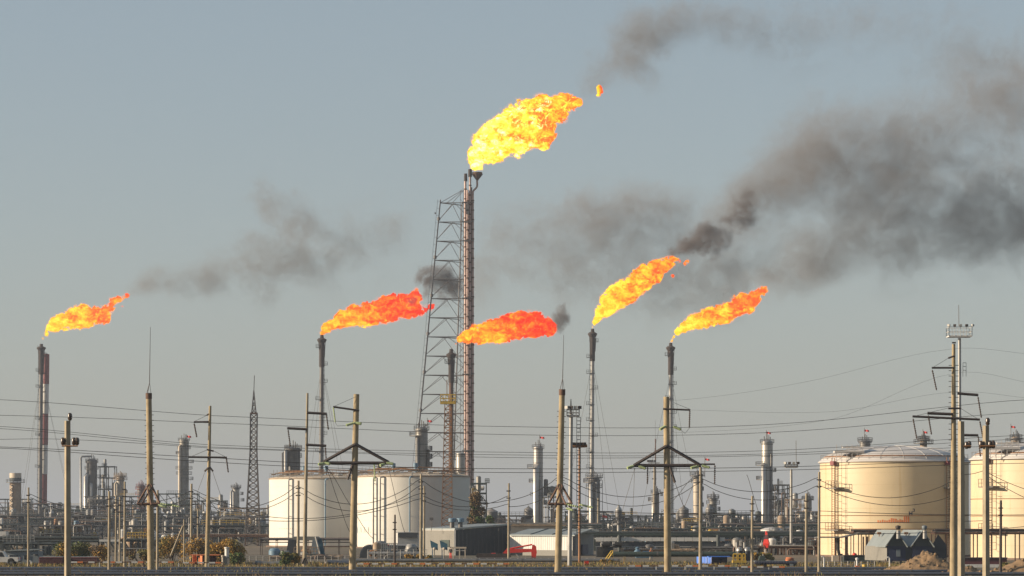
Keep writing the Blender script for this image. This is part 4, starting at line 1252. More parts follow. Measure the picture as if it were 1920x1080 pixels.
extra = [('back row unit behind the stout chimney', -10, 95, 950, 1500, 'steel_grey', 3, 8), ('back row unit between banded chimney and steel frame', 90, 200, 948, 1500, 'steel_grey', 3, 8), ('back row unit beyond the bracketed pylon', 195, 330, 946, 1520, 'teal_grey', 3, 9), ('back row unit beyond the lattice mast', 330, 512, 962, 1480, 'steel_grey', 3, 11),
         ('middle row unit before the stout chimney', -20, 80, 966, 980, 'teal_grey', 3, 7), ('middle row unit before the looping pipe column', 110, 215, 966, 990, 'steel_grey', 3, 8), ('middle row unit before the tan platform column', 205, 300, 962, 1000, 'green_steel', 3, 8), ('middle row unit before the far slim column', 290, 400, 962, 970, 'teal_grey', 3, 8), ('middle row unit before the round column', 395, 506, 968, 940, 'steel_grey', 3, 8),
         ('back row unit beyond the warehouse roof', 895, 1010, 974, 1300, 'steel_grey', 2, 8), ('back row unit beyond the floodlight masts', 1040, 1130, 966, 1250, 'teal_grey', 3, 7), ('back row unit beyond the lamp mast', 1130, 1300, 970, 1250, 'steel_grey', 2, 12), ('back row unit beyond the stepped column', 1290, 1430, 970, 1250, 'teal_grey', 2, 10), ('back row unit beyond the bare column', 1420, 1560, 966, 1250, 'steel_grey', 3, 10),
         ('middle row unit behind the canopy', 1130, 1250, 978, 760, 'teal_grey', 2, 9), ('middle row unit behind the braced pylon', 1245, 1345, 980, 770, 'steel_grey', 2, 8), ('middle row unit behind the skid pole', 1340, 1450, 982, 750, 'teal_grey', 2, 8), ('middle row unit below the squat column', 1455, 1545, 982, 740, 'green_steel', 2, 7),
         ('low dark plant strip behind the bushes and slim poles', 195, 330, 1010, 520, 'teal_grey', 1, 10), ('low dark plant strip behind the hut', 10, 130, 1016, 470, 'teal_grey', 1, 9), ('low plant strip under the long canopy', 1165, 1300, 1028, 470, 'rust_pale', 1, 11), ('low plant strip behind the yellow skid', 1300, 1420, 1024, 480, 'steel_grey', 1, 10), ('low plant strip behind the navy trailer', 1420, 1540, 1022, 480, 'steel_rust', 1, 10)]
for i, (lab, x0, x1, yt, D, fm, lv, by) in enumerate(extra):
    process_unit(lab, x0, x1, yt, D, 300 + i, fm, lv, by, 1.1, PAL, depth=5.0)
pipe_rack('dark pipe rack carried across the far background by the chimneys', -30, 240, 972, 978, 1000, 5)
pipe_rack('teal pipe bridge ending in a white tip above the maroon wall', -30, 188, 1013, 1017, 480, 5, 'teal_grey', 'teal_grey', 30)
pipe_rack('rusty pipe rack between the bushes and the slim poles', 226, 505, 1004, 1008, 640, 4, 'pipe_rust', 'steel_rust', 20, r=.1, bw=.14)
pipe_rack('low pipe rack along the foot of the white tanks', 490, 665, 1011, 1019, 480, 4, 'steel_dark', 'steel_dark', 26, r=.09, bw=.1)
pipe_rack('long dark pipe rack running behind the pylons to the cream tank', 1085, 1560, 1001, 1006, 560, 6, 'teal_grey', 'green_steel', 26, r=.2)
pipe_rack('far pipe rack below the columns', 900, 1540, 984, 990, 860, 5, 'teal_grey', 'green_steel', 22)
pipe_rack('pipe rack passing in front of both cream tanks', 1750, 1960, 998, 1003, 395, 4, 'steel_dark', 'steel_rust', 24, r=.13, bw=.16)
pipe_rack('rusty pipe gantry at the foot of the first cream tank', 1598, 1655, 997, 1004, 415, 4, 'steel_dark', 'steel_rust', 14, r=.12, bw=.14)
t = Thing('bridge_tip', 'white end section of the teal pipe bridge', 'pipe rack', 206, 470)
t.part('beam', MB().box(t.q(206, 1013.5), (38 * t.s, 1.2, 4 * t.s)), 'white_paint')
t.part('bent_pipe', MB().path([t.q(222, 1014), t.q(231, 1009), t.q(236, 1005)], .2, 6), 'rust_pale')
t.part('leg', MB().bar(t.q(198, 975 + EYE / t.s), t.q(198, 1014), .3), 'white_paint')
# grey canopy with white fascia
t = Thing('loading_canopy', 'long canopy with pale fascia and dark underside behind the pylons', 'canopy', 1236, 540)
x0, x1 = t.xx(1116), t.xx(1357)
n = 16
for k in range(n):
    a, b = x0 + (x1 - x0) * k / n, x0 + (x1 - x0) * (k + 1) / n
    t.part('fascia_panel', MB().box(((a + b) / 2, -3, t.zz(1011)), (b - a - .06, .14, 7 * t.s)), 'white_paint')
t.part('roof', MB().box(((x0 + x1) / 2, 0, t.zz(1010)), (x1 - x0, 5.8, .2)), 'roof_grey')
t.part('girder', MB().box(((x0 + x1) / 2, -2.6, t.zz(1020)), (x1 - x0, .5, 8 * t.s)), 'dark_cladding')
for k in range(9):
    x = x0 + (x1 - x0) * k / 8
    t.part('post', MB().bar((x, -2.6, 0), (x, -2.6, t.zz(1023)), .32), 'green_steel')
    t.part('post', MB().bar((x, 2.6, 0), (x, 2.6, t.zz(1011)), .32), 'green_steel')
t.part('handrail', MB().bar((x0, -3, t.zz(1025)), (x1, -3, t.zz(1025)), .14), 'steel_pale')
for px in (1160, 1344):
    t.part('stout_column', MB().tube((t.xx(px), -3.4, 0), (t.xx(px), -3.4, t.zz(1003)), 3.2 * t.s, n=12), 'teal_grey')
t = Thing('low_white_tank', 'low white domed tank behind the red derrick', 'tank', 1447, 620)
r = 21 * t.s
t.part('shell', MB().lathe([(r, 0), (r, t.zz(993))], (0, 0, 0), 30), 'white_paint')
t.part('roof', MB().lathe([(r + .1, t.zz(993)), (r * .6, t.zz(990)), (0, t.zz(988.5))], (0, 0, 0), 30), 'roof_white')
for z in (1001, 1009): t.part('ring', MB().lathe([(r + .02, t.zz(z) - .15), (r + .1, t.zz(z)), (r + .02, t.zz(z) + .15)], (0, 0, 0), 30), 'steel_grey')
# ------------------------------------------------------------------ buildings
def corrugated(t, name, p0, p1, z0, z1a, z1b, n, m, parent=None, amp=.05, out=(0, -1)):
    """a clad wall from p0 to p1 as single sheets, each ribbed"""
    p0, p1 = Vector((p0[0], p0[1], 0)), Vector((p1[0], p1[1], 0))
    nv = Vector((out[0], out[1], 0))
    for k in range(n):
        a, b = p0.lerp(p1, k / n), p0.lerp(p1, (k + .985) / n)
        za, zb = z1a + (z1b - z1a) * k / n, z1a + (z1b - z1a) * (k + 1) / n
        mb = MB()
        m_ = 6
        vs = []
        for j in range(m_ + 1):
            q = a.lerp(b, j / m_) + nv * (amp if j % 2 else 0)
            vs += [(q.x, q.y, z0), (q.x, q.y, za + (zb - za) * j / m_)]
        mb.add(vs, [(2 * j, 2 * j + 2, 2 * j + 3, 2 * j + 1) for j in range(m_)])
        t.part(name, mb, m, parent)
# dark warehouse, a corner toward the camera
t = Thing('warehouse', 'dark warehouse with grey sunward wall and darker shaded wall beside the white building', 'warehouse', 853, 470)
A, B, C = Vector((t.xx(790), 9, 0)), Vector((0, 0, 0)), Vector((t.xx(957), 7, 0))
Dd = A + C
z = t.zz(994)
corrugated(t, 'lit_wall_sheet', A, B, 0, z, z, 12, 'grey_cladding', out=(-.8, -.6))
corrugated(t, 'shaded_wall_sheet', B, C, 0, z, t.zz(985.5), 14, 'dark_cladding', out=(.6, -.8))  # darker than the sunward wall: its shade is put into the colour
t.part('rear_wall', MB().add([(A.x, A.y, 0), (Dd.x, Dd.y, 0), (Dd.x, Dd.y, t.zz(985.5)), (A.x, A.y, z)], [(0, 1, 2, 3)]) or MB(), 'dark_cladding') if False else None
rf = MB(); o_ = Vector((0, -.15, 0))
rf.add([(A.x - .2, A.y, z + .05), (B.x, B.y - .3, z + .05), (C.x + .2, C.y, t.zz(985.5) + .05), (Dd.x, Dd.y, t.zz(985.5) + .05), (A.x - .2, A.y, z + .3), (B.x, B.y - .3, z + .3), (C.x + .2, C.y, t.zz(985.5) + .3), (Dd.x, Dd.y, t.zz(985.5) + .3)],
       [(0, 1, 2, 3), (4, 5, 6, 7), (0, 1, 5, 4), (1, 2, 6, 5), (2, 3, 7, 6), (3, 0, 4, 7)])
t.part('roof', rf, 'roof_grey')
t.part('corner_trim', MB().bar((0, -.1, 0), (0, -.1, z), .25), 'white_paint')
t.part('eaves_trim', MB().bar(A + Vector((0, -.1, z)), B + Vector((0, -.15, z)), .22), 'white_paint')
t.part('green_panel', MB().add([(A.x * .55, A.y * .55 - .12, t.zz(1026)), (A.x * .02, A.y * .02 - .12, t.zz(1026)), (A.x * .02, A.y * .02 - .12, t.zz(1012)), (A.x * .55, A.y * .55 - .12, t.zz(1012))], [(0, 1, 2, 3)]) or MB().box((A.x * .3, A.y * .3 - .2, t.zz(1019)), (A.x * -.5, .1, 13 * t.s), math.atan2(A.y, A.x)), 'green_steel')
for px in (847, 862.5):
    v = t.part('roof_vent', MB().lathe([(.42, 0), (.36, 1.2)], t.q(px, 993.5, 3), 12), 'steel_grey')
    t.part('vent_cap', MB().lathe([(.4, 1.2), (.62, 1.3), (.62, 1.85), (.5, 1.9), (0, 1.95)], t.q(px, 993.5, 3), 12), 'blue_pale', v)
t.part('lamp_stalk', MB().tube(t.q(808, 995, 3), t.q(808, 975, 3), .06, n=5).box(t.q(808, 973, 3), (.6, .4, .45)), 'steel_grey')
# white building
t = Thing('white_building', 'white panelled building with grey sloping roof beside the dark warehouse', 'building', 1015, 465)
x0, x1 = t.xx(956), t.xx(1076)
n = 10
zt = t.zz(1005)
corrugated(t, 'wall_panel', (x0, 8), (x1, 0), .9, zt, zt, n, 'white_paint', amp=.03, out=(-.62, -.78))
t.part('plinth', MB().box(((x0 + x1) / 2, 4.1, .45), (math.hypot(x1 - x0, 8) - .1, .3, .9), math.atan2(-8, x1 - x0)), 'grey_cladding')
corrugated(t, 'end_wall_panel', (x1, 0), (t.xx(1117), 12), 0, zt + .4, zt + .2, 6, 'grey_blue', out=(.9, -.3))  # grey blue beside the white front: dimness of this side is painted in
rf = MB()
ze, zr = zt, t.zz(994)
rf.add([(x0 - .2, 7.6, ze), (x1 + .1, -.4, ze), (x1 + 3, 4.5, zr), (x0 + 3, 12.5, zr), (x0 - .2, 7.6, ze + .18), (x1 + .1, -.4, ze + .18), (x1 + 3, 4.5, zr + .18), (x0 + 3, 12.5, zr + .18)],
       [(0, 1, 2, 3), (4, 5, 6, 7), (0, 1, 5, 4), (1, 2, 6, 5), (2, 3, 7, 6), (3, 0, 4, 7)])
rf.box(((x1 + t.xx(1115)) / 2 + .2, 8, zr - .1), (t.xx(1115) - x1 + 1.2, 8, .3))
t.part('roof', rf, 'roof_grey')
for k in (0.32, .66): t.part('roof_seam', MB().bar((x0 + (x1 - x0) * k, 7.6 - 8 * k, ze + .24), (x0 + 3 + (x1 - x0) * k, 12.5 - 8 * k, zr + .24), .1), 'steel_grey')
t.part('corner_trim', MB().box((x1 + .02, -.1, zt / 2), (.5, .25, zt)), 'dark_cladding')
t.part('base_band', MB().add([(0, 0, 0)], []) or MB().box((t.xx(1098), 5, 1), (3.6, .2, 1.6), math.atan2(12, t.xx(1117) - x1)), 'blue_navy')
t = Thing('low_yellow_house', 'pale low roof showing over the white building', 'building', 970, 560)
t.part('wall', MB().box(t.q(1000, 990, 3), (84 * t.s, 5, 20 * t.s)), 'warm_white')
t.part('roof', MB().slab([(t.xx(956), t.zz(982)), (t.xx(1062), t.zz(984)), (t.xx(1062), t.zz(986)), (t.xx(956), t.zz(986))], (0, 6)), 'rust_pale')
# twin gabled sheds
t = Thing('gabled_shed', 'grey roofed shed with two gables, navy fronts and stub chimneys before the cream tank', 'shed', 1700, 372)
def shed():
    zE, zR, zB = t.zz(1024), t.zz(996), .55
    dx = 8.5 * 0
    # side wall lit by the sun and its roof slope
    xs, xe = t.xx(1632), t.xx(1663)
    corrugated(t, 'side_wall_sheet', (xs, 6.0), (xe, 0), zB, zE, zE, 7, 'grey_cladding', out=(-.9, -.4))
    g = [(1663, 1680.5, 1698), (1711, 1730, 1748)]
    for i, (a, m_, b) in enumerate(g):
        f = t.part('gable_front', MB().slab([(t.xx(a), zB), (t.xx(b), zB), (t.xx(b), zE), (t.xx(a), zE)], (0.05, .2)), 'blue_navy')
        t.part('gable_top', MB().slab([(t.xx(a), zE), (t.xx(b), zE), (t.xx(m_ + 3), t.zz(999)), (t.xx(m_ - 3), t.zz(999))], (-.02, .18)), 'teal_grey', f)
        t.part('window', MB().box(t.q((a + b) / 2 + 4, 1037, -.03), (.5, .1, .9)), 'grey_blue', f)
        # two roof slopes running back
        for sgn, e in ((-1, a), (1, b)):
            rr = MB()
            y1 = 6.2
            x_e = t.xx(e) + sgn * .25; x_r = t.xx(m_)
            sh = -1.5
            rr.add([(x_e, -.35, zE - .15), (x_r, -.35, zR + .02), (x_r + sh * 1.1, y1, zR + .02), (x_e + sh * 1.1, y1, zE - .15), (x_e, -.35, zE), (x_r, -.35, zR + .17), (x_r + sh * 1.1, y1, zR + .17), (x_e + sh * 1.1, y1, zE)],
                   [(0, 1, 2, 3), (4, 5, 6, 7), (0, 1, 5, 4), (1, 2, 6, 5), (2, 3, 7, 6), (3, 0, 4, 7)])
            t.part('roof_slope', rr, 'roof_grey')
        ch = t.part('chimney', MB().tube(t.q(m_ + 3.5, 1010, -.25), t.q(m_ + 3.5, 994.5, -.25), .28, n=10), 'steel_pale')
        t.part('chimney_cap', MB().lathe([(0, 0), (.2, 0), (.34, .25), (.34, .5), (0, .6)], t.q(m_ + 3, 993.5, -.2), 8), 'steel_dark' if i == 0 else 'grey_blue', ch)
    t.part('valley_wall', MB().slab([(t.xx(1698), zB), (t.xx(1711), zB), (t.xx(1711), zE), (t.xx(1698), zE)], (.25, .4)), 'dark_cladding')
    t.part('end_wall', MB().slab([(t.xx(1748), zB), (t.xx(1776), zB), (t.xx(1776), t.zz(1022)), (t.xx(1760), t.zz(1002)), (t.xx(1748), zE)], (.4, .6)), 'dark_cladding')
    t.part('rear_wall', MB().box((t.xx(1700), 6.4, (zE + zB) / 2), (110 * t.s, .2, zE - zB)), 'grey_cladding')
    for px in (1640, 1655, 1672, 1690, 1715, 1735): t.part('stilt', MB().bar((t.xx(px), .4 if px > 1660 else 3, 0), (t.xx(px), .4 if px > 1660 else 3, zB), .25), 'steel_grey')
    t.part('floor_frame', MB().box((t.xx(1704), 3.0, zB + .05), (88 * t.s, 5.6, .22)), 'steel_rust')
    for px, y in ((1654, 1003), (1679, 1003), (1705, 1004)):
        t.part('roof_lamp', MB().tube(t.q(px, 1006, 3), t.q(px, 1001, 3), .06, n=5).box(t.q(px, 1000, 3), (.5, .4, .3)), 'orange_steel')
shed()
# blue-grey house, maroon wall
t = Thing('site_hut', 'blue grey hut with low roof behind the white pickup', 'hut', 42, 378)
x0, x1 = t.xx(8), t.xx(72)
t.part('wall', MB().box(((x0 + x1) / 2, 2, t.zz(1034) / 2), (x1 - x0, 4, t.zz(1034))), 'grey_blue')
t.part('roof', MB().slab([(x0 - .2, t.zz(1034)), (x1 + .1, t.zz(1031)), (x1 + .1, t.zz(1029.5)), (x0 + 1, t.zz(1031)), (x0 - .2, t.zz(1033))], (-.3, 4.3)), 'roof_grey')
for px in (21, 30, 49): t.part('window', MB().box(t.q(px, 1045, -.03), (.5, .12, .55)), 'glass')
t.part('white_frame', MB().box(t.q(17, 1045, -.1), (.14, .12, .6)), 'white_paint')
t.part('wall_round_vent', MB().lathe([(.0, 0), (.28, 0), (.28, .12), (0, .12)], t.q(67, 1041, -.1), 12), 'dark_cladding')
for i, (a, b) in enumerate(((73, 117), (118, 182))):
    t = Thing('shipping_container', ('maroon container end to end with its twin, next to the blue grey hut', 'maroon container below the green bushes')[i], 'container', (a + b) / 2, 372 + i)
    w_ = (b - a) * t.s; hh = t.zz(1046)
    corrugated(t, 'side_sheet', (-w_ / 2, 0), (w_ / 2, 0), .15, hh, hh, 10, 'maroon', amp=.06)
    t.part('box_body', MB().box((0, 1.25, hh / 2 + .06), (w_ - .05, 2.2, hh - .16)), 'maroon')
    t.part('top_rail', MB().bar((-w_ / 2, 0, hh), (w_ / 2, 0, hh), .14), 'maroon')
    t.part('roof', MB().box((0, 1.2, hh + .1), (w_, 2.4, .1)), 'roof_grey')
# white lit block at the picture edge
t = Thing('white_block', 'small brightly lit white plant block at the picture edge above the pickup', 'building', 3, 560)
t.part('wall', MB().box(t.q(1, 1006, 1), (22 * t.s, 3, 19 * t.s)), 'white_paint')
t.part('ledge', MB().box(t.q(8, 1014, -.6), (28 * t.s, 1.2, 2.2 * t.s)), 'warm_white')
t.part('plinth', MB().box((0, 1, t.zz(1016) / 2), (20 * t.s, 2.6, t.zz(1016))), 'teal_grey')
def container(label, x0, x1, ytop, D, m, endm=None, endx=None, group='site containers', ribs=10):
    t = Thing('shipping_container', label, 'container', (x0 + x1) / 2, D, group)
    hh = t.zz(ytop)
    xe = t.xx(endx) if endx else t.xx(x0)
    if endx:
        corrugated(t, 'end_door', (t.xx(x0), 2.0), (xe, 0), .12, hh, hh, 2, endm, out=(-.8, -.6), amp=.03)
        for k in (.3, .7): t.part('lock_bar', MB().tube((t.xx(x0) + (xe - t.xx(x0)) * k, 2 - 2 * k - .08, .2), (t.xx(x0) + (xe - t.xx(x0)) * k, 2 - 2 * k - .08, hh - .1), .035, n=5), 'steel_pale')
    corrugated(t, 'side_sheet', (xe, 0), (t.xx(x1), .4), .12, hh, hh, ribs, m, amp=.06)
    t.part('roof', MB().box(((xe + t.xx(x1)) / 2, 1.4, hh + .02), (t.xx(x1) - xe + .8, 2.7, .1)), endm or m)
    t.part('base_frame', MB().box(((xe + t.xx(x1)) / 2, 1.3, .1), (t.xx(x1) - xe, 2.4, .18)), 'steel_dark')
    return t
container('bright blue container with doors on its lit end beside the pole', 1308, 1364, 1044, 375, 'blue_navy', 'blue', 1334)  # bright end, navy side: light and shade put into the two blues
container('orange red container, first of the pair behind the barrier', 361, 368, 1041, 374, 'orange_paint', ribs=2)
container('orange red container, second of the pair with dark red side', 369.5, 405, 1041, 373, 'maroon', 'orange_paint', 379)
t = container('white cabin with dark band window before the second white tank', 742, 785, 998, 520, 'white_paint', 'white_paint', 745)
t.part('window_band', MB().box(t.q(765, 1003.5, -.1), (36 * t.s, .2, 9 * t.s)), 'dark_cladding')
t = Thing('cabin_window_band', 'dark window band of the white cabin', 'window', 763, 518) if False else None
t = Thing('flatbed_trailer', 'navy blue trailer box with orange buoy on top', 'trailer', 1455, 355)
x0, x1 = t.xx(1415), t.xx(1494)
corrugated(t, 'side_sheet', (x0, 0), (x1, 0), .45, t.zz(1052.5), t.zz(1052.5), 9, 'blue_navy', amp=.05)
t.part('chassis', MB().box(((x0 + x1) / 2, 1.2, .42), (x1 - x0, 2.2, .2)), 'steel_dark')
t.part('top', MB().box(((x0 + x1) / 2, 1.2, t.zz(1052.5)), (x1 - x0, 2.4, .1)), 'grey_blue')
for px in (1424, 1432, 1480, 1487): t.part('wheel', MB().lathe([(0, -.12), (.4, -.12), (.42, 0), (.4, .12), (0, .12)], (0, 0, 0), 14), 'rubber').matrix_basis = Matrix.Translation((t.xx(px), .2, .42)) @ Matrix.Rotation(math.pi / 2, 4, 'X')
t.part('side_plate', MB().box(t.q(1484, 1061, -.1), (.45, .1, .5)), 'grey_blue')
t = Thing('orange_float', 'orange float lying on the navy trailer box', 'float', 1482, 356, z=0)
t.part('body', MB().lathe([(0, 0), (.5, .02), (.55, .25), (.42, .42), (0, .45)], t.q(1482, 1052, 1.0), 14), 'orange_paint')
t.part('strap', MB().lathe([(.553, .2), (.57, .22), (.553, .3)], t.q(1482, 1052, 1.0), 14), 'steel_dark')
t = Thing('generator_box', 'dark rounded machine box standing on the navy trailer', 'machine', 1429, 356)
t.part('housing', MB().slab([(t.xx(1423), t.zz(1052)), (t.xx(1435), t.zz(1052)), (t.xx(1435), t.zz(1043)), (t.xx(1432), t.zz(1042)), (t.xx(1425), t.zz(1043))], (.3, 1.6)), 'green_steel')
t.part('exhaust', MB().tube(t.q(1432, 1043, .8), t.q(1432, 1039, .8), .07, n=6), 'steel_pale')

# ------------------------------------------------------------------ dark arched shelters
t = Thing('arched_shelter', 'dark tapered open shelter straddling the foot of the first white tank', 'shelter', 575, 455)
poly = lambda pts: [(t.xx(a), t.zz(b)) for a, b in pts]
t.part('dark_side', MB().slab(poly([(536, 1044), (541, 1013), (545, 1011), (554, 1012), (552, 1044)]), (-.6, 2.8)), 'dark_cladding')
t.part('roof', MB().slab(poly([(544, 1011), (552, 1006), (595, 1006), (601, 1010), (596, 1013), (548, 1013)]), (-.2, 3.0)), 'grey_cladding')
t.part('far_side', MB().slab(poly([(582, 1044), (586, 1013), (592, 1008), (601, 1044)]), (-.3, -.1)), 'grey_blue')
t.part('far_side', MB().slab(poly([(601, 1044), (592, 1007), (603, 1010), (610, 1044)]), (.1, .3)), 'blue_teal')
t.part('ridge_strip', MB().bar(t.q(592, 1006, -.4), t.q(601.5, 1043, -.4), .2), 'steel_pale')
t = Thing('arched_shelter', 'long dark half round shelter with pale crest before the second white tank', 'shelter', 722, 440)
r = 27 * t.s
for k in range(6):
    b = MB()
    a0, a1 = math.pi * (.06 + .88 * k / 6), math.pi * (.06 + .88 * (k + .97) / 6)
    x0, x1 = t.xx(690), t.xx(774)
    for j in range(2): pass
    vs = []
    for a in (a0, (a0 + a1) / 2, a1):
        yy, zz_ = -math.cos(a) * r * .9, math.sin(a) * t.zz(1021)
        vs += [(x0 - 1.3 * math.cos(a), yy + 2, zz_), (x1 - 1.0 * math.cos(a), yy + 2, zz_)]
    b.add(vs, [(0, 1, 3, 2), (2, 3, 5, 4)])
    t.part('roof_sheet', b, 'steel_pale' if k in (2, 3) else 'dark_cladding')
en = MB()
pts = [(t.xx(674), 0), (t.xx(676), t.zz(1040)), (t.xx(681), t.zz(1030)), (t.xx(688), t.zz(1023)), (t.xx(696), t.zz(1021)), (t.xx(697), 0)]
t.part('end_wall', MB().slab(pts, (-.6, -.3)), 'dark_cladding')
t.part('front_wall', MB().slab([(t.xx(697), .6), (t.xx(772), .6), (t.xx(770), t.zz(1026)), (t.xx(762), t.zz(1023)), (t.xx(697), t.zz(1022))], (-.5, -.4)), 'dark_cladding')

# ------------------------------------------------------------------ pumps, gantries, signs
t = Thing('drum_plant', 'black plant block topped with two white ended drums under the canopy', 'plant unit', 1136, 450)
t.part('block', MB().box(t.q(1134, 1036, 1), (32 * t.s, 2.2, 22 * t.s)), 'dark_cladding')
t.part('lower_drum', MB().lathe([(0, -.2), (11 * t.s, -.1), (11 * t.s, 2), (0, 2.1)], (0, 0, 0), 18), 'rubber').matrix_basis = Matrix.Translation(t.q(1130, 1036, -.3)) @ Matrix.Rotation(-math.pi / 2, 4, 'X')
for px in (1127, 1149):
    c = t.q(px, 1021, -.2)
    d = t.part('drum', MB().lathe([(.45, 0), (.45, 1.4), (0, 1.5)], (0, 0, 0), 14), 'rubber')
    d.matrix_basis = Matrix.Translation(c) @ Matrix.Rotation(math.pi / 2, 4, 'Y')
    e = t.part('drum_end', MB().lathe([(0, -.05), (.3, -.02), (.45, .0), (.45, .3), (.4, .3)], (0, 0, 0), 14), 'white_paint')
    e.matrix_basis = Matrix.Translation(c + Vector((-.02, 0, 0))) @ Matrix.Rotation(math.pi / 2, 4, 'Y')
t = Thing('yellow_stair', 'yellow steel stair with handrails beside the black drums', 'stair', 1142, 400)
for k in range(9):
    t.part('tread', MB().box(t.q(1132 + k * 1.8, 1060 - k * 2.6, 0), (.22, .8, .06)), 'yellow')
for dy in (-.42, .42):
    t.part('stringer', MB().bar(t.q(1130, 1062, dy), t.q(1149, 1036, dy), .14), 'yellow')
    t.part('handrail', MB().path([t.q(1130, 1056, dy), t.q(1146, 1033, dy), t.q(1150, 1033, dy)], .05, 5), 'yellow')
    for px, y0, y1 in ((1133, 1058, 1051), (1139, 1050, 1042), (1145, 1042, 1034), (1149, 1055, 1033)): t.part('rail_post', MB().tube(t.q(px, y0, dy), t.q(px, y1, dy), .05, n=5), 'yellow')
t = Thing('pump_skid', 'pale blue pump skid behind the worker in orange', 'pump', 1206, 440)
t.part('base', MB().box(t.q(1208, 1044, .4), (32 * t.s, 1.6, 3 * t.s)), 'blue_pale')
t.part('motor', MB().lathe([(0, 0), (.4, .02), (.4, 1.5), (0, 1.55)], (0, 0, 0), 12), 'blue_pale').matrix_basis = Matrix.Translation(t.q(1205, 1038, .3)) @ Matrix.Rotation(math.pi / 2, 4, 'Y')
t.part('valve_body', MB().lathe([(.25, 0), (.3, .6), (.5, .7), (.5, 1.0), (.2, 1.3), (.35, 1.5), (0, 1.7)], t.q(1195, 1046, 0), 10), 'blue_pale')
t.part('leg', MB().box((0, .4, t.zz(1045) / 2), (1.8, .8, t.zz(1045))), 'steel_grey')
for i, px in enumerate((813, 831)):
    t = Thing('blue_canopy_panel', ('blue tilted canopy panel on a pale post, one next to the service poles', 'blue tilted canopy panel on a pale post, one next to the person')[i], 'canopy', px, 430, 'blue canopy panels')
    t.part('panel', MB().slab([(t.xx(px - 6.5), t.zz(1013)), (t.xx(px + 8), t.zz(1020)), (t.xx(px + 8), t.zz(1032)), (t.xx(px - 4.5), t.zz(1027))], (-.1, .05)), 'blue_teal')
    t.part('post', MB().bar((t.xx(px - 2), -.25, 0), (t.xx(px - 2), -.25, t.zz(1025)), .14), 'blue_pale')
    t.part('lamp', MB().lathe([(0, 0), (.2, .1), (.24, .25), (.15, .42), (0, .45)], t.q(px + 1.5, 1032, -.3), 10), 'warm_white')
    t.part('lamp_stand', MB().tube((t.xx(px + 1.5), -.3, 0), t.q(px + 1.5, 1031, -.3), .09, n=6), 'grey_cladding')
t = Thing('portal_frame', 'beige goalpost frame in front of the dark warehouse', 'frame', 860, 425)
for px in (849.5, 861.5, 872): t.part('post', MB().bar((t.xx(px), 0, 0), (t.xx(px), 0, t.zz(1027)), .17), 'warm_white')
t.part('lintel', MB().box(t.q(860.5, 1027), (28 * t.s, .35, 3 * t.s)), 'warm_white')
t.part('cross_rail', MB().box(t.q(861, 1032.5), (24 * t.s, .1, 1 * t.s)), 'white_paint')
t = Thing('windsock', 'small red drooping windsock before the second white tank', 'windsock', 717, 440)
t.part('pole', MB().tube((0, 0, 0), t.q(714, 1016), .05, n=6), 'steel_grey')
sock = MB()
pp = [t.q(714, 1018.5, -.1), t.q(719, 1018.5, -.1), t.q(724, 1020.5, -.1), t.q(729.5, 1024, -.1)]
for k in range(3): sock.tube(pp[k], pp[k + 1], (.27, .25, .21)[k], (.25, .21, .15)[k], 12, caps=k == 2)
t.part('sock', sock, 'flag_red')
t = Thing('red_derrick', 'narrow red wrapped derrick standing on thin legs beside the cream tank', 'derrick', 1437, 450)
for (y0, y1, r0, r1, c) in ((1003, 998, .2, .16, 'bright_red'), (1011, 1003, .3, .22, 'maroon'), (1019, 1011, .52, .34, 'bright_red'), (1027, 1019, .36, .52, 'bright_red'), (1030, 1027, .18, .34, 'red_paint')):
    t.part('shroud_panel', MB().tube((0, 0, t.zz(y0)), (0, 0, t.zz(y1)), r0 * 1.25, r1 * 1.25, 4, ph=.3), c)
for dx, dy in ((-.35, -.3), (.35, -.3), (0, .4)): t.part('leg', MB().bar((dx * 1.3, dy, 0), (dx, dy, t.zz(1022)), .1), 'rust_pale')
t.part('top_hook', MB().tube((0, 0, t.zz(999)), (0, 0, t.zz(996)), .18, n=6), 'bright_red')
t = Thing('yellow_skid', 'yellow framed skid with chrome domes beside a service pole', 'skid', 1388, 372)
for a, b in ((1375, 1382), (1384, 1390), (1392, 1397)):
    t.part('frame_bay', MB().bar(t.q(a, 1053), t.q(a, 1039), .16).bar(t.q(b, 1053), t.q(b, 1039), .16).bar(t.q(a, 1039), t.q(b, 1039), .14).bar(t.q(a, 1046), t.q(b, 1046), .14), 'yellow')
t.part('deck', MB().box(t.q(1386, 1053), (26 * t.s, 1.6, .3)), 'yellow')
t.part('under_frame', MB().box((0, 0, t.zz(1054) / 2), (24 * t.s, 1.4, t.zz(1054))), 'dark_cladding')
for px in (1387, 1401.5):
    t.part('dome', MB().lathe([(.42, 0), (.4, .25), (.25, .45), (0, .52)], t.q(px, 1033, .4), 14), 'alu')
    t.part('dome_body', MB().lathe([(.42, 0), (.42, t.zz(1033) - .5)], (t.xx(px), .4, .5), 14), 'dark_cladding')
    t.part('stack', MB().tube(t.q(px - 5, 1034, .6), t.q(px - 5, 1017, .6), .14, n=8), 'steel_pale')
# grey-white metering post
t = Thing('meter_column', 'pale stepped metering column standing in front of the golden bush', 'column', 424, 362)
t.part('upper_tube', MB().lathe([(.28, t.zz(1045)), (.28, t.zz(1029)), (.33, t.zz(1028)), (.33, t.zz(1026)), (0, t.zz(1025.5))], (.1, 0, 0), 12), 'white_paint')
t.part('lower_box', MB().box(t.q(425.5, 1052), (.62, .5, 17 * t.s)), 'grey_cladding')
t.part('front_tube', MB().lathe([(.13, 0), (.13, t.zz(1045)), (.2, t.zz(1043.5)), (.2, t.zz(1041.5)), (0, t.zz(1041))], (t.xx(418), -.2, 0), 10), 'warm_white')
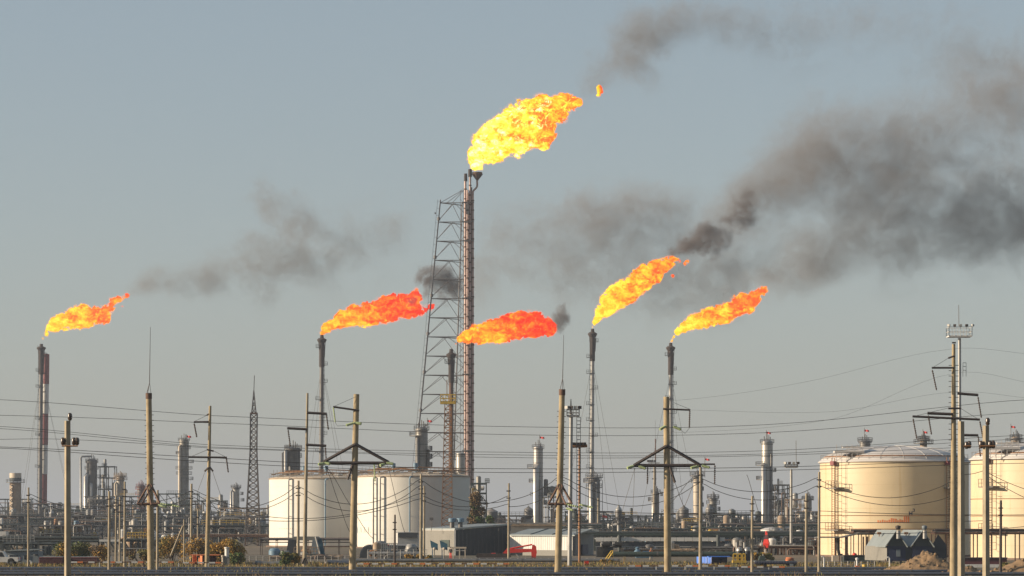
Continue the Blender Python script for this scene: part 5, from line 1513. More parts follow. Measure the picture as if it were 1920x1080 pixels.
# gantry and boxes by the cream tank
t = Thing('loading_gantry', 'rusty loading gantry with sloping roof before the first cream tank', 'gantry', 1600, 395)
for px in (1567, 1584, 1587, 1617, 1623, 1628): t.part('post', MB().bar((t.xx(px), (px % 3) - 1, 0), (t.xx(px), (px % 3) - 1, t.zz(1006)), .2), 'steel_rust')
t.part('roof', MB().slab([(t.xx(1534), t.zz(1006)), (t.xx(1578), t.zz(1006)), (t.xx(1610), t.zz(998.5)), (t.xx(1626), t.zz(999)), (t.xx(1626), t.zz(1001)), (t.xx(1611), t.zz(1001)), (t.xx(1578), t.zz(1008.5)), (t.xx(1534), t.zz(1008.5))], (-1.2, 1.4)), 'grey_cladding')
t.part('hose_drop', MB().path([t.q(1571, 1007, -.4), t.q(1571, 1030, -.4), t.q(1573, 1040, -.4), t.q(1579, 1041, -.4)], .22, 8), 'rubber')
t.part('white_hose_pipe', MB().tube(t.q(1586, 1006, -.2), t.q(1586, 1040, -.2), .12, n=8), 'alu')
t = Thing('gantry_tank', 'dark square tank at the foot of the loading gantry', 'tank', 1607, 385)
t.part('body', MB().box((0, 1, t.zz(1042) / 2), (48 * t.s, 2, t.zz(1042))), 'green_steel')
t.part('hatch', MB().lathe([(.3, 0), (.3, .25), (0, .4)], t.q(1604, 1042, 1), 12), 'bright_red')
t.part('lid_rim', MB().box((0, 1, t.zz(1042) + .04), (50 * t.s, 2.2, .1)), 'steel_dark')
t = Thing('cream_cabinet', 'cream valve cabinet beside the dark square tank', 'cabinet', 1571, 384)
t.part('body', MB().box((0, .6, t.zz(1042) / 2 + .1), (20 * t.s, 1.1, t.zz(1042) - .2)), 'warm_white')
t.part('post', MB().bar((t.xx(1574), -.05, 0), (t.xx(1574), -.05, t.zz(1042)), .12), 'steel_rust')
t = Thing('yellow_barrel', 'yellow barrel lit by the sun near the grey shed', 'barrel', 1621, 333)
t.part('body', MB().lathe([(.26, 0), (.28, .2), (.28, .45), (.26, .65), (0, .66)], (0, 0, 0), 14), 'yellow')
t.part('hoop', MB().lathe([(.285, .2), (.3, .22), (.285, .25)], (0, 0, 0), 14), 'orange_steel')
t = Thing('hydrant', 'orange and white hydrant post beside the yellow barrel', 'hydrant', 1607, 335)
t.part('stem', MB().lathe([(.12, 0), (.12, 1.1), (.2, 1.15), (.2, 1.35), (0, 1.45)], (0, 0, 0), 10), 'white_paint')
t.part('cover', MB().slab([(-.32, 0), (.3, 0), (.25, .45), (-.15, .5)], (-.25, .25)), 'orange_paint')
t = Thing('red_box', 'small bright red box on the ground near the yellow stair', 'box', 1100, 372)
t.part('body', MB().box((0, 0, .24), (.55, .4, .4)), 'flag_red'); t.part('lid', MB().box((0, 0, .47), (.6, .45, .06)), 'bright_red')
t = Thing('white_wall', 'low white wall running behind the dark poles before the second cream tank', 'wall', 1848, 352)
for k in range(8):
    a = 1786 + k * 15.6
    t.part('wall_slab', MB().box((t.xx(a + 7.8), 0, t.zz(1058) / 2), (15.3 * t.s, .25, t.zz(1058))), 'white_paint')
t = Thing('dark_shed', 'low dark shed behind the low white wall', 'shed', 1838, 372)
t.part('wall', MB().box((0, 1, t.zz(1047) / 2), (100 * t.s, 2, t.zz(1047))), 'maroon')
t.part('roof', MB().box((0, 1, t.zz(1047) + .06), (102 * t.s, 2.4, .12)), 'dark_cladding')

# ------------------------------------------------------------------ pickup
def wheel(t, x, y, r, w=.26):
    o = t.part('wheel', MB().lathe([(r * .6, -w / 2), (r * .95, -w / 2), (r, -w / 4), (r, w / 4), (r * .95, w / 2), (r * .6, w / 2)], (0, 0, 0), 20), 'rubber')
    o.matrix_basis = Matrix.Translation((x, y, r)) @ Matrix.Rotation(math.pi / 2, 4, 'X')
    h = MB().lathe([(0, -w / 2 + .02), (r * .2, -w / 2 + .02), (r * .6, -w / 2 + .05)], (0, 0, 0), 14).build('rim', 'alu_dull', o)
    h2 = MB().lathe([(0, w / 2 - .02), (r * .2, w / 2 - .02), (r * .6, w / 2 - .05)], (0, 0, 0), 14).build('rim', 'alu_dull', o)
t = Thing('pickup_truck', 'white double cab pickup parked by the blue grey hut', 'pickup', 0, 364)
body = [(-2.75, .55), (-2.72, .95), (-2.55, 1.02), (-1.55, 1.12), (.9, 1.12), (2.45, 1.12), (2.5, .55), (2.05, .55), (2.0, .8), (1.75, .98), (1.45, .98), (1.2, .8), (1.15, .5), (-1.2, .5), (-1.25, .8), (-1.5, .98), (-1.8, .98), (-2.05, .8), (-2.1, .55)]
t.part('body', MB().slab(body, (-.88, .88)), 'white_paint')
t.part('cab', MB().slab([(-1.6, 1.1), (-.75, 1.78), (.55, 1.82), (.95, 1.12)], (-.78, .78)), 'white_paint')
for a in ([(-1.3, 1.14), (-.7, 1.68), (-.35, 1.7), (-.35, 1.14)], [(-.25, 1.14), (-.25, 1.7), (.45, 1.72), (.78, 1.14)]):
    for y in (-.79, .78): t.part('side_window', MB().slab(a, (y - .006, y + .012)), 'glass')
t.part('windscreen', MB().add([(-1.57, -.7, 1.15), (-.79, -.7, 1.75), (-.79, .7, 1.75), (-1.57, .7, 1.15)], [(0, 1, 2, 3)]) or MB().slab([(-1.56, 1.16), (-.8, 1.77), (-.82, 1.79), (-1.6, 1.17)], (-.7, .7)), 'glass')
for x in (-1.65, 1.6):
    for y in (-.8, .8): wheel(t, x, y, .4)
for y in (-.6, .6): t.part('tail_light', MB().box((2.49, y * 1.35, .95), (.06, .12, .22)), 'bright_red')
t.part('bumper', MB().box((2.55, 0, .58), (.14, 1.7, .16)), 'steel_dark')
for y in (-.89, .89): t.part('door_handle', MB().box((.05, y, 1.0), (.16, .03, .04)), 'steel_dark')
t.o.location.x = (-1 - 960) * t.s

# ------------------------------------------------------------------ excavator
t = Thing('excavator', 'red excavator with its long arm bent in front of the white building', 'excavator', 938, 430)
t.part('track', MB().slab([(-3.2, 0), (1.2, 0), (1.6, .35), (1.4, .8), (-3.4, .8), (-3.6, .4)], (-1.6, -1.0)), 'steel_dark')
t.part('track', MB().slab([(-3.2, 0), (1.2, 0), (1.6, .35), (1.4, .8), (-3.4, .8), (-3.6, .4)], (1.0, 1.6)), 'steel_dark')
t.part('house', MB().slab([(t.xx(921), .85), (t.xx(935), .85), (t.xx(936), t.zz(1046)), (t.xx(930), t.zz(1040)), (t.xx(922), t.zz(1041))], (-1.2, 1.2)), 'bright_red')
t.part('cab', MB().slab([(t.xx(929), 1.0), (t.xx(937), 1.0), (t.xx(936), t.zz(1044)), (t.xx(930), t.zz(1043))], (-1.25, -.3)), 'glass')
t.part('boom', MB().slab([(t.xx(935), t.zz(1050)), (t.xx(945), t.zz(1044)), (t.xx(951), t.zz(1037)), (t.xx(996), t.zz(1035)), (t.xx(999), t.zz(1032)), (t.xx(996), t.zz(1029)), (t.xx(962), t.zz(1029)), (t.xx(948), t.zz(1031)), (t.xx(938), t.zz(1042)), (t.xx(930), t.zz(1046))], (-.35, .1)), 'bright_red')
t.part('boom_cylinder', MB().tube(t.q(950, 1030, -.2), t.q(998, 1021, -.2), .12, n=8), 'bright_red')
t.part('stick', MB().slab([(t.xx(997), t.zz(1052)), (t.xx(1003), t.zz(1053)), (t.xx(1006.5), t.zz(1036)), (t.xx(1005), t.zz(1024)), (t.xx(1001), t.zz(1021)), (t.xx(998), t.zz(1022)), (t.xx(996), t.zz(1034))], (-.4, 0)), 'bright_red')
t.part('bucket_link', MB().tube(t.q(968, 1039, -.3), t.q(974, 1045, -.3), .1, n=6), 'steel_pale')
t.part('bucket', MB().slab([(t.xx(996), t.zz(1051)), (t.xx(1004), t.zz(1052)), (t.xx(1003), .05), (t.xx(995), .05), (t.xx(992), .5)], (-.7, .3)), 'steel_rust')

# ------------------------------------------------------------------ people
def person(label, px, D, top, bottom, skin_bits, hat, lean=0.0, turn=0.0, H_=1.75):
    k = H_ / 1.75
    V = [(0, 0, .95), (0, 0, 1.15), (0, 0, 1.38), (0, .0, 1.50), (0, -.02, 1.66), (.10, 0, .92), (.12, -.04, .50), (.13, .0, .08), (.13, -.14, .04), (-.10, 0, .92), (-.13, .05, .50), (-.15, .10, .08), (-.15, -.04, .04),
         (.19, 0, 1.40), (.26, -.02, 1.14), (.24, -.18, .93), (.23, -.24, .86), (-.19, 0, 1.40), (-.27, 0, 1.14), (-.27, -.10, .90), (-.27, -.13, .82)]
    E = [(0, 1), (1, 2), (2, 3), (3, 4), (0, 5), (5, 6), (6, 7), (7, 8), (0, 9), (9, 10), (10, 11), (11, 12), (2, 13), (13, 14), (14, 15), (15, 16), (2, 17), (17, 18), (18, 19), (19, 20)]
    Rr = [.15, .15, .16, .065, .105, .10, .075, .055, .05, .10, .075, .055, .05, .075, .055, .042, .045, .075, .055, .042, .045]
    me = bpy.data.meshes.new('person')
    me.from_pydata([(a * k, b * k, c * k) for a, b, c in V], E, [])
    tmp = bpy.data.objects.new('tmp_person', me); COL.objects.link(tmp)
    md = tmp.modifiers.new('skin', 'SKIN')
    for i, v in enumerate(me.skin_vertices[0].data): v.radius = (Rr[i] * k, Rr[i] * k * (.8 if i < 3 else 1)); v.use_root = (i == 0)
    tmp.modifiers.new('sub', 'SUBSURF').levels = 1
    dg = bpy.context.evaluated_depsgraph_get()
    m2 = bpy.data.meshes.new_from_object(tmp.evaluated_get(dg), depsgraph=dg)
    bpy.data.objects.remove(tmp)
    m2.name = 'person'
    m2.materials.clear()
    for q in (bottom, top, 'skin', 'rubber'): m2.materials.append(M[q])
    for p in m2.polygons:
        p.use_smooth = True
        c = p.center
        p.material_index = 3 if c.z < .1 * k else 0 if c.z < .95 * k and abs(c.x) < .21 * k else 2 if (c.z > 1.47 * k or c.z < .9 * k) else 1
    o = bpy.data.objects.new('person', m2); COL.objects.link(o)
    s = D / FPX
    o.location = ((px - 960) * s, D, 0); o.rotation_euler = (0, 0, turn)
    tag(o, label, 'person', None)
    hb = MB().lathe([(.125 * k, 1.68 * k), (.12 * k, 1.74 * k), (.08 * k, 1.80 * k), (0, 1.82 * k)], (0, -.02 * k, 0), 12)
    hb.lathe([(.12 * k, 1.685 * k), (.155 * k, 1.68 * k), (.12 * k, 1.70 * k)], (0, -.02 * k, 0), 12)
    hb.build('helmet', hat, o)
    fc = MB().box((-.035 * k, -.125 * k, 1.665 * k), (.025 * k, .015 * k, .012 * k)).box((.035 * k, -.125 * k, 1.665 * k), (.025 * k, .015 * k, .012 * k)).box((0, -.135 * k, 1.635 * k), (.022 * k, .03 * k, .04 * k))
    fc.build('face_feature', 'rubber', o)
person('worker in orange jacket and pale trousers standing near the pylon', 1221, 412, 'orange_paint', 'warm_white', 0, 'orange_steel', turn=.5)
person('person in dark top and red trousers by the beige frame', 845, 428, 'rubber', 'bright_red', 0, 'rubber', turn=-.4)

# ------------------------------------------------------------------ foreground pipelines, barriers
def pipeline(label, x0, x1, D, r, z, m='pipe_blue', n=12, bend=None, step=9.0):
    t = Thing('pipeline', label, 'pipeline', (x0 + x1) / 2, D, 'ground pipelines')
    a, b = t.xx(x0), t.xx(x1)
    L = 6.0
    k = 0
    x = a
    while x < b:
        e = min(b, x + L)
        t.part('pipe_section', MB().tube((x + .02, 0, z), (e - .02, 0, z), r, n=n), m)
        t.part('joint_band', MB().tube((e - .12, 0, z), (e + .12, 0, z), r + .025, n=n), 'steel_grey')
        t.part('support', MB().box((x + 1.5, 0, (z - r) / 2), (.35, r * 1.6, max(.05, z - r + .06))), 'concrete')
        x = e
    return t
pipeline('nearest blue grey pipeline running the whole width in front', -60, 1990, 300, .17, .20)
pipeline('second blue grey pipeline just behind the nearest one', -60, 1990, 314, .17, .22)
pipeline('third blue grey pipeline behind the barriers', -60, 1660, 331, .17, .24)
pipeline('pale pipeline shining behind the barriers near the warehouse', 640, 1160, 385, .22, .40, 'pipe_grey')
pipeline('dark green pipeline past the pylon toward the blue container', 1150, 1420, 395, .35, 1.1, 'green_steel')
def arch(label, x0, x1, ytop, D, r, m):
    t = Thing('pipe_loop', label, 'pipe', (x0 + x1) / 2, D, 'pipe loops')
    w = (x1 - x0) * t.s; h = t.zz(ytop) - r
    pts = [(-w / 2 + w * k / 14, 0, .25 + h * math.sin(math.pi * k / 14) ** .7 - .25 * math.sin(math.pi * k / 14)) for k in range(15)]
    t.part('bent_pipe', MB().path(pts, r, 10), m)
    for sx in (-1, 1): t.part('flange', MB().tube((sx * w / 2, 0, .0), (sx * w / 2, 0, .35), r * 1.4, n=10), 'steel_grey')
arch('arched grey pipe loop in front of the first white tank', 614, 668, 1051, 376, .3, 'pipe_blue')
arch('pale arched pipe loop beside the green shrub', 478, 532, 1053, 372, .3, 'pipe_grey')
arch('green arched pipe loop in front of the blue panels', 800, 832, 1046, 392, .25, 'green_steel')
def barrier(label, x0, x1, y, D, seed):
    rnd = random.Random(seed)
    t = Thing('road_barrier', label, 'barrier', (x0 + x1) / 2, D, 'white and orange barriers')
    zt = t.zz(y)
    a, b = t.xx(x0), t.xx(x1)
    t.part('rail', MB().bar((a, 0, zt), (b, 0, zt), .085), 'steel_rust')
    n = max(2, round((x1 - x0) / 26))
    for k in range(n + 1):
        x = a + (b - a) * k / n
        t.part('post', MB().bar((x, .03, 0), (x, .03, zt - .05), .12), 'white_paint' if k % 2 == 0 else 'steel_rust')
    for k in range(n):
        x = a + (b - a) * (k + rnd.uniform(.05, .3)) / n
        t.part('painted_board', MB().box((x + .35, -.07, zt), (.7, .05, .17)), 'white_paint')
        if k % 2 == 0: t.part('painted_board', MB().box((x + 1.05, -.07, zt), (.62, .05, .17)), 'orange_paint')
barrier('long white and orange barrier below the maroon containers', 131, 325, 1054, 333, 1)
barrier('white and orange barrier in front of the orange containers', 335, 418, 1055, 333, 2)
barrier('white and orange barrier in front of the arched shelter and warehouse', 667, 950, 1057, 331, 3)
barrier('white and orange barrier in front of the blue container', 1176, 1366, 1061, 325, 4)
barrier('short white and orange barrier at the navy trailer', 1384, 1470, 1063, 323, 5)
def fence(label, x0, x1, ytop, D, n, m='steel_pale'):
    t = Thing('fence', label, 'fence', (x0 + x1) / 2, D, 'thin site fences')
    a, b, z = t.xx(x0), t.xx(x1), t.zz(ytop)
    for k in range(n + 1): t.part('post', MB().tube((a + (b - a) * k / n, 0, 0), (a + (b - a) * k / n, 0, z), .05, n=5), m)
    for f in (.35, .65, .97): t.part('rail', MB().tube((a, 0, z * f), (b, 0, z * f), .03, n=4), m)
fence('thin post fence before the first white tank', 455, 660, 1042, 400, 16)
fence('thin post fence before the second white tank', 690, 800, 1030, 405, 9)
fence('thin post fence by the excavator and white building', 870, 1130, 1046, 396, 18)
fence('thin post fence beside the dark square tank', 1540, 1640, 1052, 350, 8)
# white marker posts
for x, y0, D, lab in ((59, 1054, 366, 'short white marker post in front of the blue grey hut'), (208, 1044, 368, 'white marker post at the end of the maroon containers'), (1545, 1046, 345, 'bent white vent post near the cream cabinet'), (1668, 1047, 350, 'bent white vent post in front of the grey shed')):
    t = Thing('marker_post', lab, 'post', x, D)
    t.part('stem', MB().path([(0, 0, 0), (0, 0, t.zz(y0)), (-.12, 0, t.zz(y0) + .15), (-.3, 0, t.zz(y0) + .12)], .09, 8), 'white_paint')
    t.part('base', MB().box((0, 0, .06), (.3, .3, .12)), 'concrete')

# ------------------------------------------------------------------ earth mounds
def mound(label, pts, D, depth, seed, m='dirt'):
    """pts: outline pixels of the crest; a heap with depth"""
    t = Thing('earth_mound', label, 'mound', sum(p[0] for p in pts) / len(pts), D, 'heaps of earth')
    xs = [p[0] for p in pts]
    rnd = random.Random(seed)
    nx, ny = 60, 24
    vs = []
    from mathutils import noise as mn
    for j in range(ny + 1):
        v = -1 + 2 * j / ny
        for i in range(nx + 1):
            px = xs[0] + (xs[-1] - xs[0]) * i / nx
            yy = np.interp(px, xs, [p[1] for p in pts])
            h = max(0, t.zz(yy)) * max(0, 1 - abs(v) ** 1.5)
            p = Vector((t.xx(px), v * depth / 2, 0))
            n_ = mn.fractal(Vector((p.x * .9, p.y * .9, seed * 3.3)), .7, 2.1, 5)
            vs.append((p.x + .12 * n_, p.y, max(-.1, h * (1 + .30 * n_) + .22 * n_ * (1 - abs(v)))))
    b = MB(); b.add(vs, [(j * (nx + 1) + i, j * (nx + 1) + i + 1, (j + 1) * (nx + 1) + i + 1, (j + 1) * (nx + 1) + i) for j in range(ny) for i in range(nx)], True)
    t.part('heap', b, m)
    cl = MB()
    for k in range(90):
        q = rnd.choice(vs)
        if q[1] > 0: continue
        r = rnd.uniform(.06, .22)
        cl.cut().lathe([(0, -r), (r * .9, -.2 * r), (r * .7, .5 * r), (0, .8 * r)], (q[0], q[1], q[2] + r * .3), 5)
    t.part('clod', cl, m)
mound('sunlit heap of brown earth in front of the grey shed', [(1640, 1076), (1668, 1066), (1690, 1058), (1705, 1048), (1722, 1043), (1735, 1037), (1748, 1037), (1760, 1044), (1775, 1055), (1790, 1066), (1815, 1074)], 322, 9, 1)
mound('low heap of earth below the twin poles', [(1765, 1078), (1785, 1070), (1810, 1063), (1830, 1068), (1850, 1072), (1870, 1066), (1895, 1058), (1915, 1052), (1945, 1050), (1980, 1060)], 312, 7, 2)
mound('low ridge of earth between barrel and heap', [(1590, 1076), (1620, 1072), (1650, 1070), (1680, 1074), (1700, 1077)], 326, 5, 3)

# ------------------------------------------------------------------ trees and shrubs
def leaf_mesh(cloud, n, size, seed):
    """many small leaf faces spread through puffs (x, y, z, radius)"""
    rnd = np.random.default_rng(seed)
    w = np.array([c[3] ** 2 for c in cloud]); w /= w.sum()
    idx = rnd.choice(len(cloud), n, p=w)
    C_ = np.array([c[:3] for c in cloud])[idx]; Rr = np.array([c[3] for c in cloud])[idx]
    d = rnd.normal(size=(n, 3)); d /= np.linalg.norm(d, axis=1)[:, None]
    p = C_ + d * (Rr * rnd.uniform(.35, 1.05, n) ** .6)[:, None]
    p[:, 2] = np.maximum(p[:, 2], .05)
    u = rnd.normal(size=(n, 3)); u /= np.linalg.norm(u, axis=1)[:, None]
    v = np.cross(u, rnd.normal(size=(n, 3))); v /= np.linalg.norm(v, axis=1)[:, None]
    s = size * rnd.uniform(.6, 1.4, n)[:, None]
    A = p - u * s; B = p + v * s * .5; Cc = p + u * s; Dd_ = p - v * s * .5
    vs = np.stack([A, B, Cc, Dd_], 1).reshape(-1, 3)
    me = bpy.data.meshes.new('foliage')
    me.from_pydata(vs.tolist(), [], [(4 * i, 4 * i + 1, 4 * i + 2, 4 * i + 3) for i in range(n)])
    return me
def shrub(label, x0, x1, ytop, D, seed, mats, n=2600, tree=False, name='shrub', group='autumn shrubs', size=.13):
    rnd = random.Random(seed)
    t = Thing(name, label, 'tree' if tree else 'shrub', (x0 + x1) / 2, D, group)
    W = (x1 - x0) * t.s; h = t.zz(ytop)
    tr = MB()
    k = 5 if tree else 6
    for i in range(k):
        x = rnd.uniform(-.3, .3) * W
        tr.tube((x * .3, 0, 0), (x, rnd.uniform(-.3, .3), h * rnd.uniform(.55, .85)), .10 if tree else .05, .03, 5)
    if tree: tr.tube((0, 0, 0), (0, 0, h * .8), .22, .08, 7)
    t.part('trunk', tr, 'bark')
    for mi, mm in enumerate(mats):
        cl = []
        for i in range(9):
            f = rnd.uniform(-.42, .42)
            r = rnd.uniform(.16, .30) * min(W, h * 1.3)
            if tree: z = rnd.uniform(.25, .95) * h; f *= (1.15 - z / h); r *= .8
            else: z = rnd.uniform(.3, .92) * h * (1 - .9 * f * f)
            cl.append((f * W, rnd.uniform(-.35, .35) * W * .5, min(z, h - r * .6), r))
        me = leaf_mesh(cl, n // len(mats), size, seed * 10 + mi)
        me.materials.append(M[mm])
        o = bpy.data.objects.new('crown', me); COL.objects.link(o); o.parent = t.o
shrub('green and yellow bush behind the maroon containers, widest of the row', 100, 142, 1019, 400, 1, ('leaf_olive', 'leaf_gold', 'leaf_green'))
shrub('dark green bush behind the maroon containers', 132, 172, 1020, 402, 2, ('leaf_green', 'leaf_olive'))
shrub('brownish bush at the end of the maroon containers', 165, 203, 1024, 396, 3, ('leaf_brown', 'leaf_gold'), 1800)
shrub('olive bush behind the slanting prop pole', 225, 300, 1032, 400, 4, ('leaf_olive', 'leaf_brown'), 2600)
shrub('yellow bush beside the slanting prop pole', 300, 346, 1006, 410, 5, ('leaf_gold', 'leaf_olive'), 2800)
shrub('orange brown bush behind the orange containers', 338, 395, 1012, 405, 6, ('leaf_brown', 'leaf_gold'), 2600)
shrub('large golden bush behind the pale metering column', 388, 458, 1014, 385, 7, ('leaf_gold', 'leaf_olive', 'leaf_gold'), 5200)
shrub('dark green low bush at the foot of the golden bush', 425, 462, 1038, 372, 8, ('leaf_green', 'leaf_olive'), 1800)
shrub('bright green upright shrub in front of the first white tank', 525, 550, 1034, 362, 9, ('leaf_green', 'leaf_olive'), 1800)
shrub('olive shrub beside the bright green one', 545, 562, 1036, 363, 10, ('leaf_olive', 'leaf_gold'), 1000)
shrub('dark pine like tree growing at the edge of the second white tank', 872, 915, 925, 560, 11, ('leaf_brown', 'leaf_green', 'leaf_brown'), 5000, True, 'tree', 'trees', .2)
shrub('small tree behind the roof of the dark warehouse', 905, 935, 968, 565, 12, ('leaf_green', 'leaf_brown'), 2000, True, 'tree', 'trees', .2)
shrub('yellow weeds beside the yellow stair', 1124, 1150, 1050, 380, 13, ('leaf_olive', 'leaf_gold'), 1200)
shrub('yellow bush in front of the manifold by the service poles', 755, 812, 1040, 402, 14, ('leaf_gold', 'leaf_gold', 'leaf_olive'), 2200)
shrub('yellowish bush row behind the navy trailer', 1395, 1455, 1038, 395, 15, ('leaf_gold', 'leaf_olive'), 2400)
shrub('dark shrub below the low white wall', 1790, 1822, 1062, 320, 16, ('leaf_green', 'leaf_brown'), 1200)
shrub('dark shrub at the picture edge below the second cream tank', 1872, 1930, 1056, 330, 17, ('leaf_brown', 'leaf_olive'), 2000)
# dry grass along the road verge
def grass():
    rnd = np.random.default_rng(5)
    n = 26000
    Dg = np.where(rnd.uniform(0, 1, n) < .78, rnd.uniform(343, 392, n), rnd.uniform(296, 343, n)); px = rnd.uniform(-60, 1700, n)
    x = (px - 960) * Dg / FPX
    from mathutils import noise as mn
    hs = np.array([max(0.05, .30 + .5 * mn.noise(Vector((a * .12, b * .12, 0)))) for a, b in zip(x, Dg)])
    h = hs * rnd.uniform(.4, 1.2, n)
    a = rnd.uniform(0, math.pi, n); w = .05
    lean = rnd.normal(0, .12, (n, 2))
    A = np.stack([x - w * np.cos(a), Dg - w * np.sin(a), np.zeros(n)], 1)
    B = np.stack([x + w * np.cos(a), Dg + w * np.sin(a), np.zeros(n)], 1)
    C_ = np.stack([x + lean[:, 0], Dg + lean[:, 1], h], 1)
    vs = np.stack([A, B, C_], 1).reshape(-1, 3)
    me = bpy.data.meshes.new('grass')
    me.from_pydata(vs.tolist(), [], [(3 * i, 3 * i + 1, 3 * i + 2) for i in range(n)])
    for k in ('leaf_olive', 'leaf_gold', 'leaf_brown'): me.materials.append(M[k])
    me.polygons.foreach_set('material_index', rnd.choice(3, n, p=[.5, .12, .38]).astype(np.int32))
    o = bpy.data.objects.new('grass', me); COL.objects.link(o)
    tag(o, 'dry olive grass along the verge behind the pipelines', 'grass', None, 'stuff')
grass()
# ------------------------------------------------------------------ flames
fi = flame_mat('flame_inner', [(.38, (1.0, .13, .004)), (.46, (1.0, .38, .010)), (.54, (1.0, .74, .03)), (.64, (1.0, .95, .16))], .85, (.38, 6), .42)
fc = flame_mat('flame_core', [(.36, (1.0, .36, .010)), (.43, (1.0, .70, .03)), (.51, (1.0, .95, .16)), (.61, (1.0, 1.0, .55))], 1.0, (.22, 8), .36)
fi_r = flame_mat('flame_inner_red', [(.38, (.75, .02, .003)), (.46, (1.0, .10, .005)), (.55, (1.0, .34, .010)), (.66, (1.0, .76, .035))], .78, (.30, 7), .42)
fi_o = flame_mat('flame_inner_orange', [(.36, (1.0, .07, .004)), (.44, (1.0, .22, .006)), (.53, (1.0, .52, .014)), (.63, (1.0, .86, .06))], .82, (.30, 7), .42)
fr_o = fringe_mat('fringe_orange', (1.0, .24, .015), .26, .1)
fr_r = fringe_mat('fringe_red', (1.0, .13, .010), .22, .1)
LV = (.40, .45, .53)
make_flame('largest flame, yellow white, burning above the tall derrick flare',
    [(894, 312, 11, 1), (890, 296, 13, 1), (908, 288, 20, .9), (910, 264, 24, .8), (935, 275, 24, .7), (945, 245, 30, .8), (972, 270, 20, .7), (978, 215, 30, .8), (985, 245, 28, .7), (1012, 235, 26, .7),
     (1015, 205, 26, .8), (1048, 195, 20, .9), (1050, 215, 18, .7), (1074, 192, 14, .9), (1086, 191, 7, .8), (1024, 262, 14, .8), (1019, 274, 8, .8), (1032, 252, 10, .7), (970, 286, 12, .7)], 990, 2, (fi, fc), .38, 2.1, LV, fr_o)
make_flame('small detached puff of flame beyond the tip of the largest flame', [(1122, 164, 5.5, 1), (1127, 170, 5.5, 1), (1122, 178, 5, 1)], 990, 5, (fi_o,), .3, 1.4, (.40, .46), fr_r)
make_flame('flame blown off the banded chimney and its grey flare stack',
    [(80, 634, 3.5, .9), (86, 626, 5, .9), (97, 613, 10, 1), (104, 606, 11, .8), (118, 604, 15, .9), (135, 596, 15, .9), (152, 583, 14, .9), (148, 605, 13, .8), (165, 596, 16, .9), (184, 590, 15, .9), (197, 598, 10, .8), (205, 578, 11, .8), (213, 563, 8, .8), (226, 560, 6.5, .9), (238, 553, 5.5, .9), (230, 575, 4, .8)], 1330, 3, (fi_o,), .42, 2.2, (.40, .46), fr_o)
make_flame('orange red flame streaming from the thin stack toward the derrick',
    [(604, 625, 4.5, 1.1), (609, 618, 8, 1.2), (622, 611, 12, 1.1), (640, 602, 14, .9), (640, 594, 10, .6), (660, 590, 18, .9), (680, 594, 18, .8), (700, 586, 20, .9), (722, 582, 20, .9), (742, 576, 22, .9), (764, 574, 20, .9), (780, 556, 11, .9), (778, 545, 6, .9), (784, 584, 12, .8), (804, 576, 9, .9), (812, 574, 5, .8)], 1080, 4, (fi_r,), .4, 2.2, (.40, .46), fr_r)
make_flame('low horizontal flame streaming across the foot of the derrick risers',
    [(848, 652, 3, .8), (853, 644, 4, .8), (860, 635, 6, 1), (872, 631, 11, .9), (888, 627, 16, .9), (906, 626, 18, .9), (926, 622, 19, .9), (946, 617, 21, .9), (966, 611, 22, .9), (986, 607, 22, .9), (1006, 608, 21, .9), (1022, 612, 17, .9), (1034, 618, 10, .9)], 930, 6, (fi_r,), .36, 2.2, (.40, .46), fr_r)
make_flame('steep flame rising under the blackest smoke',
    [(1112, 613, 3.2, .9), (1115, 605, 4.5, .9), (1119, 598, 6, 1), (1128, 588, 12, .9), (1138, 572, 16, .9), (1154, 560, 19, .9), (1168, 548, 19, .9), (1186, 545, 20, .9), (1200, 525, 20, .9), (1212, 512, 16, .8), (1225, 520, 14, .8), (1232, 504, 15, .9), (1248, 493, 13, .9), (1262, 490, 8, .9), (1274, 488, 5, .8), (1289, 489, 5, .8), (1284, 496, 4, .7), (1262, 518, 4.5, .7)], 1060, 7, (fi_o,), .38, 2.2, (.40, .46), fr_o)
make_flame('slanting flame on the thin stack behind the braced concrete pole',
    [(1259, 640, 3.2, .9), (1263, 633, 4, .9), (1270, 624, 6, 1), (1282, 616, 11, .9), (1300, 605, 15, .9), (1318, 600, 16, .9), (1338, 592, 17, .9), (1358, 588, 17, .9), (1378, 578, 17, .9), (1392, 566, 16, .9), (1404, 574, 13, .8), (1414, 558, 12, .9), (1428, 546, 9, .9), (1437, 541, 6, .9)], 1090, 8, (fi_o,), .38, 2.2, (.40, .46), fr_o)

# ------------------------------------------------------------------ smoke
SD = smoke_mat('smoke_dark', 0.064, (.46, .40, .36))
SB = smoke_mat('smoke_black', 0.5, (.30, .26, .25))
SL = smoke_mat('smoke_light', 0.08, (.42, .38, .35))
make_smoke('grey smoke drifting off beyond the largest flame at the top', [(1135, 125, 30, .8), (1165, 100, 42, 1), (1200, 112, 48, 1.1), (1215, 60, 55, 1.1), (1262, 25, 50, 1), (1330, 40, 60, .6), (1420, 50, 65, .55), (1092, 190, 20, .6), (1112, 165, 22, .7), (1125, 145, 24, .8), (1500, 50, 80, .5), (1640, 40, 90, .5), (1780, 70, 90, .5), (1880, 110, 80, .55)], 1000, SL, 1, nscale=.075, vox=.8)
make_smoke('thin grey smoke trailing from the flame of the banded chimney', [(245, 545, 14, 1.0), (268, 532, 20, 1.3), (300, 527, 26, 1.2), (335, 535, 32, 1.1), (380, 525, 36, .9), (425, 500, 46, .9), (490, 550, 34, .9), (500, 490, 52, .9), (545, 420, 56, 1), (490, 375, 36, 1), (590, 490, 60, .8), (660, 470, 65, .55), (740, 430, 70, .45)], 1330, SL, 2, nscale=.06, vox=1.1, step=4.0)
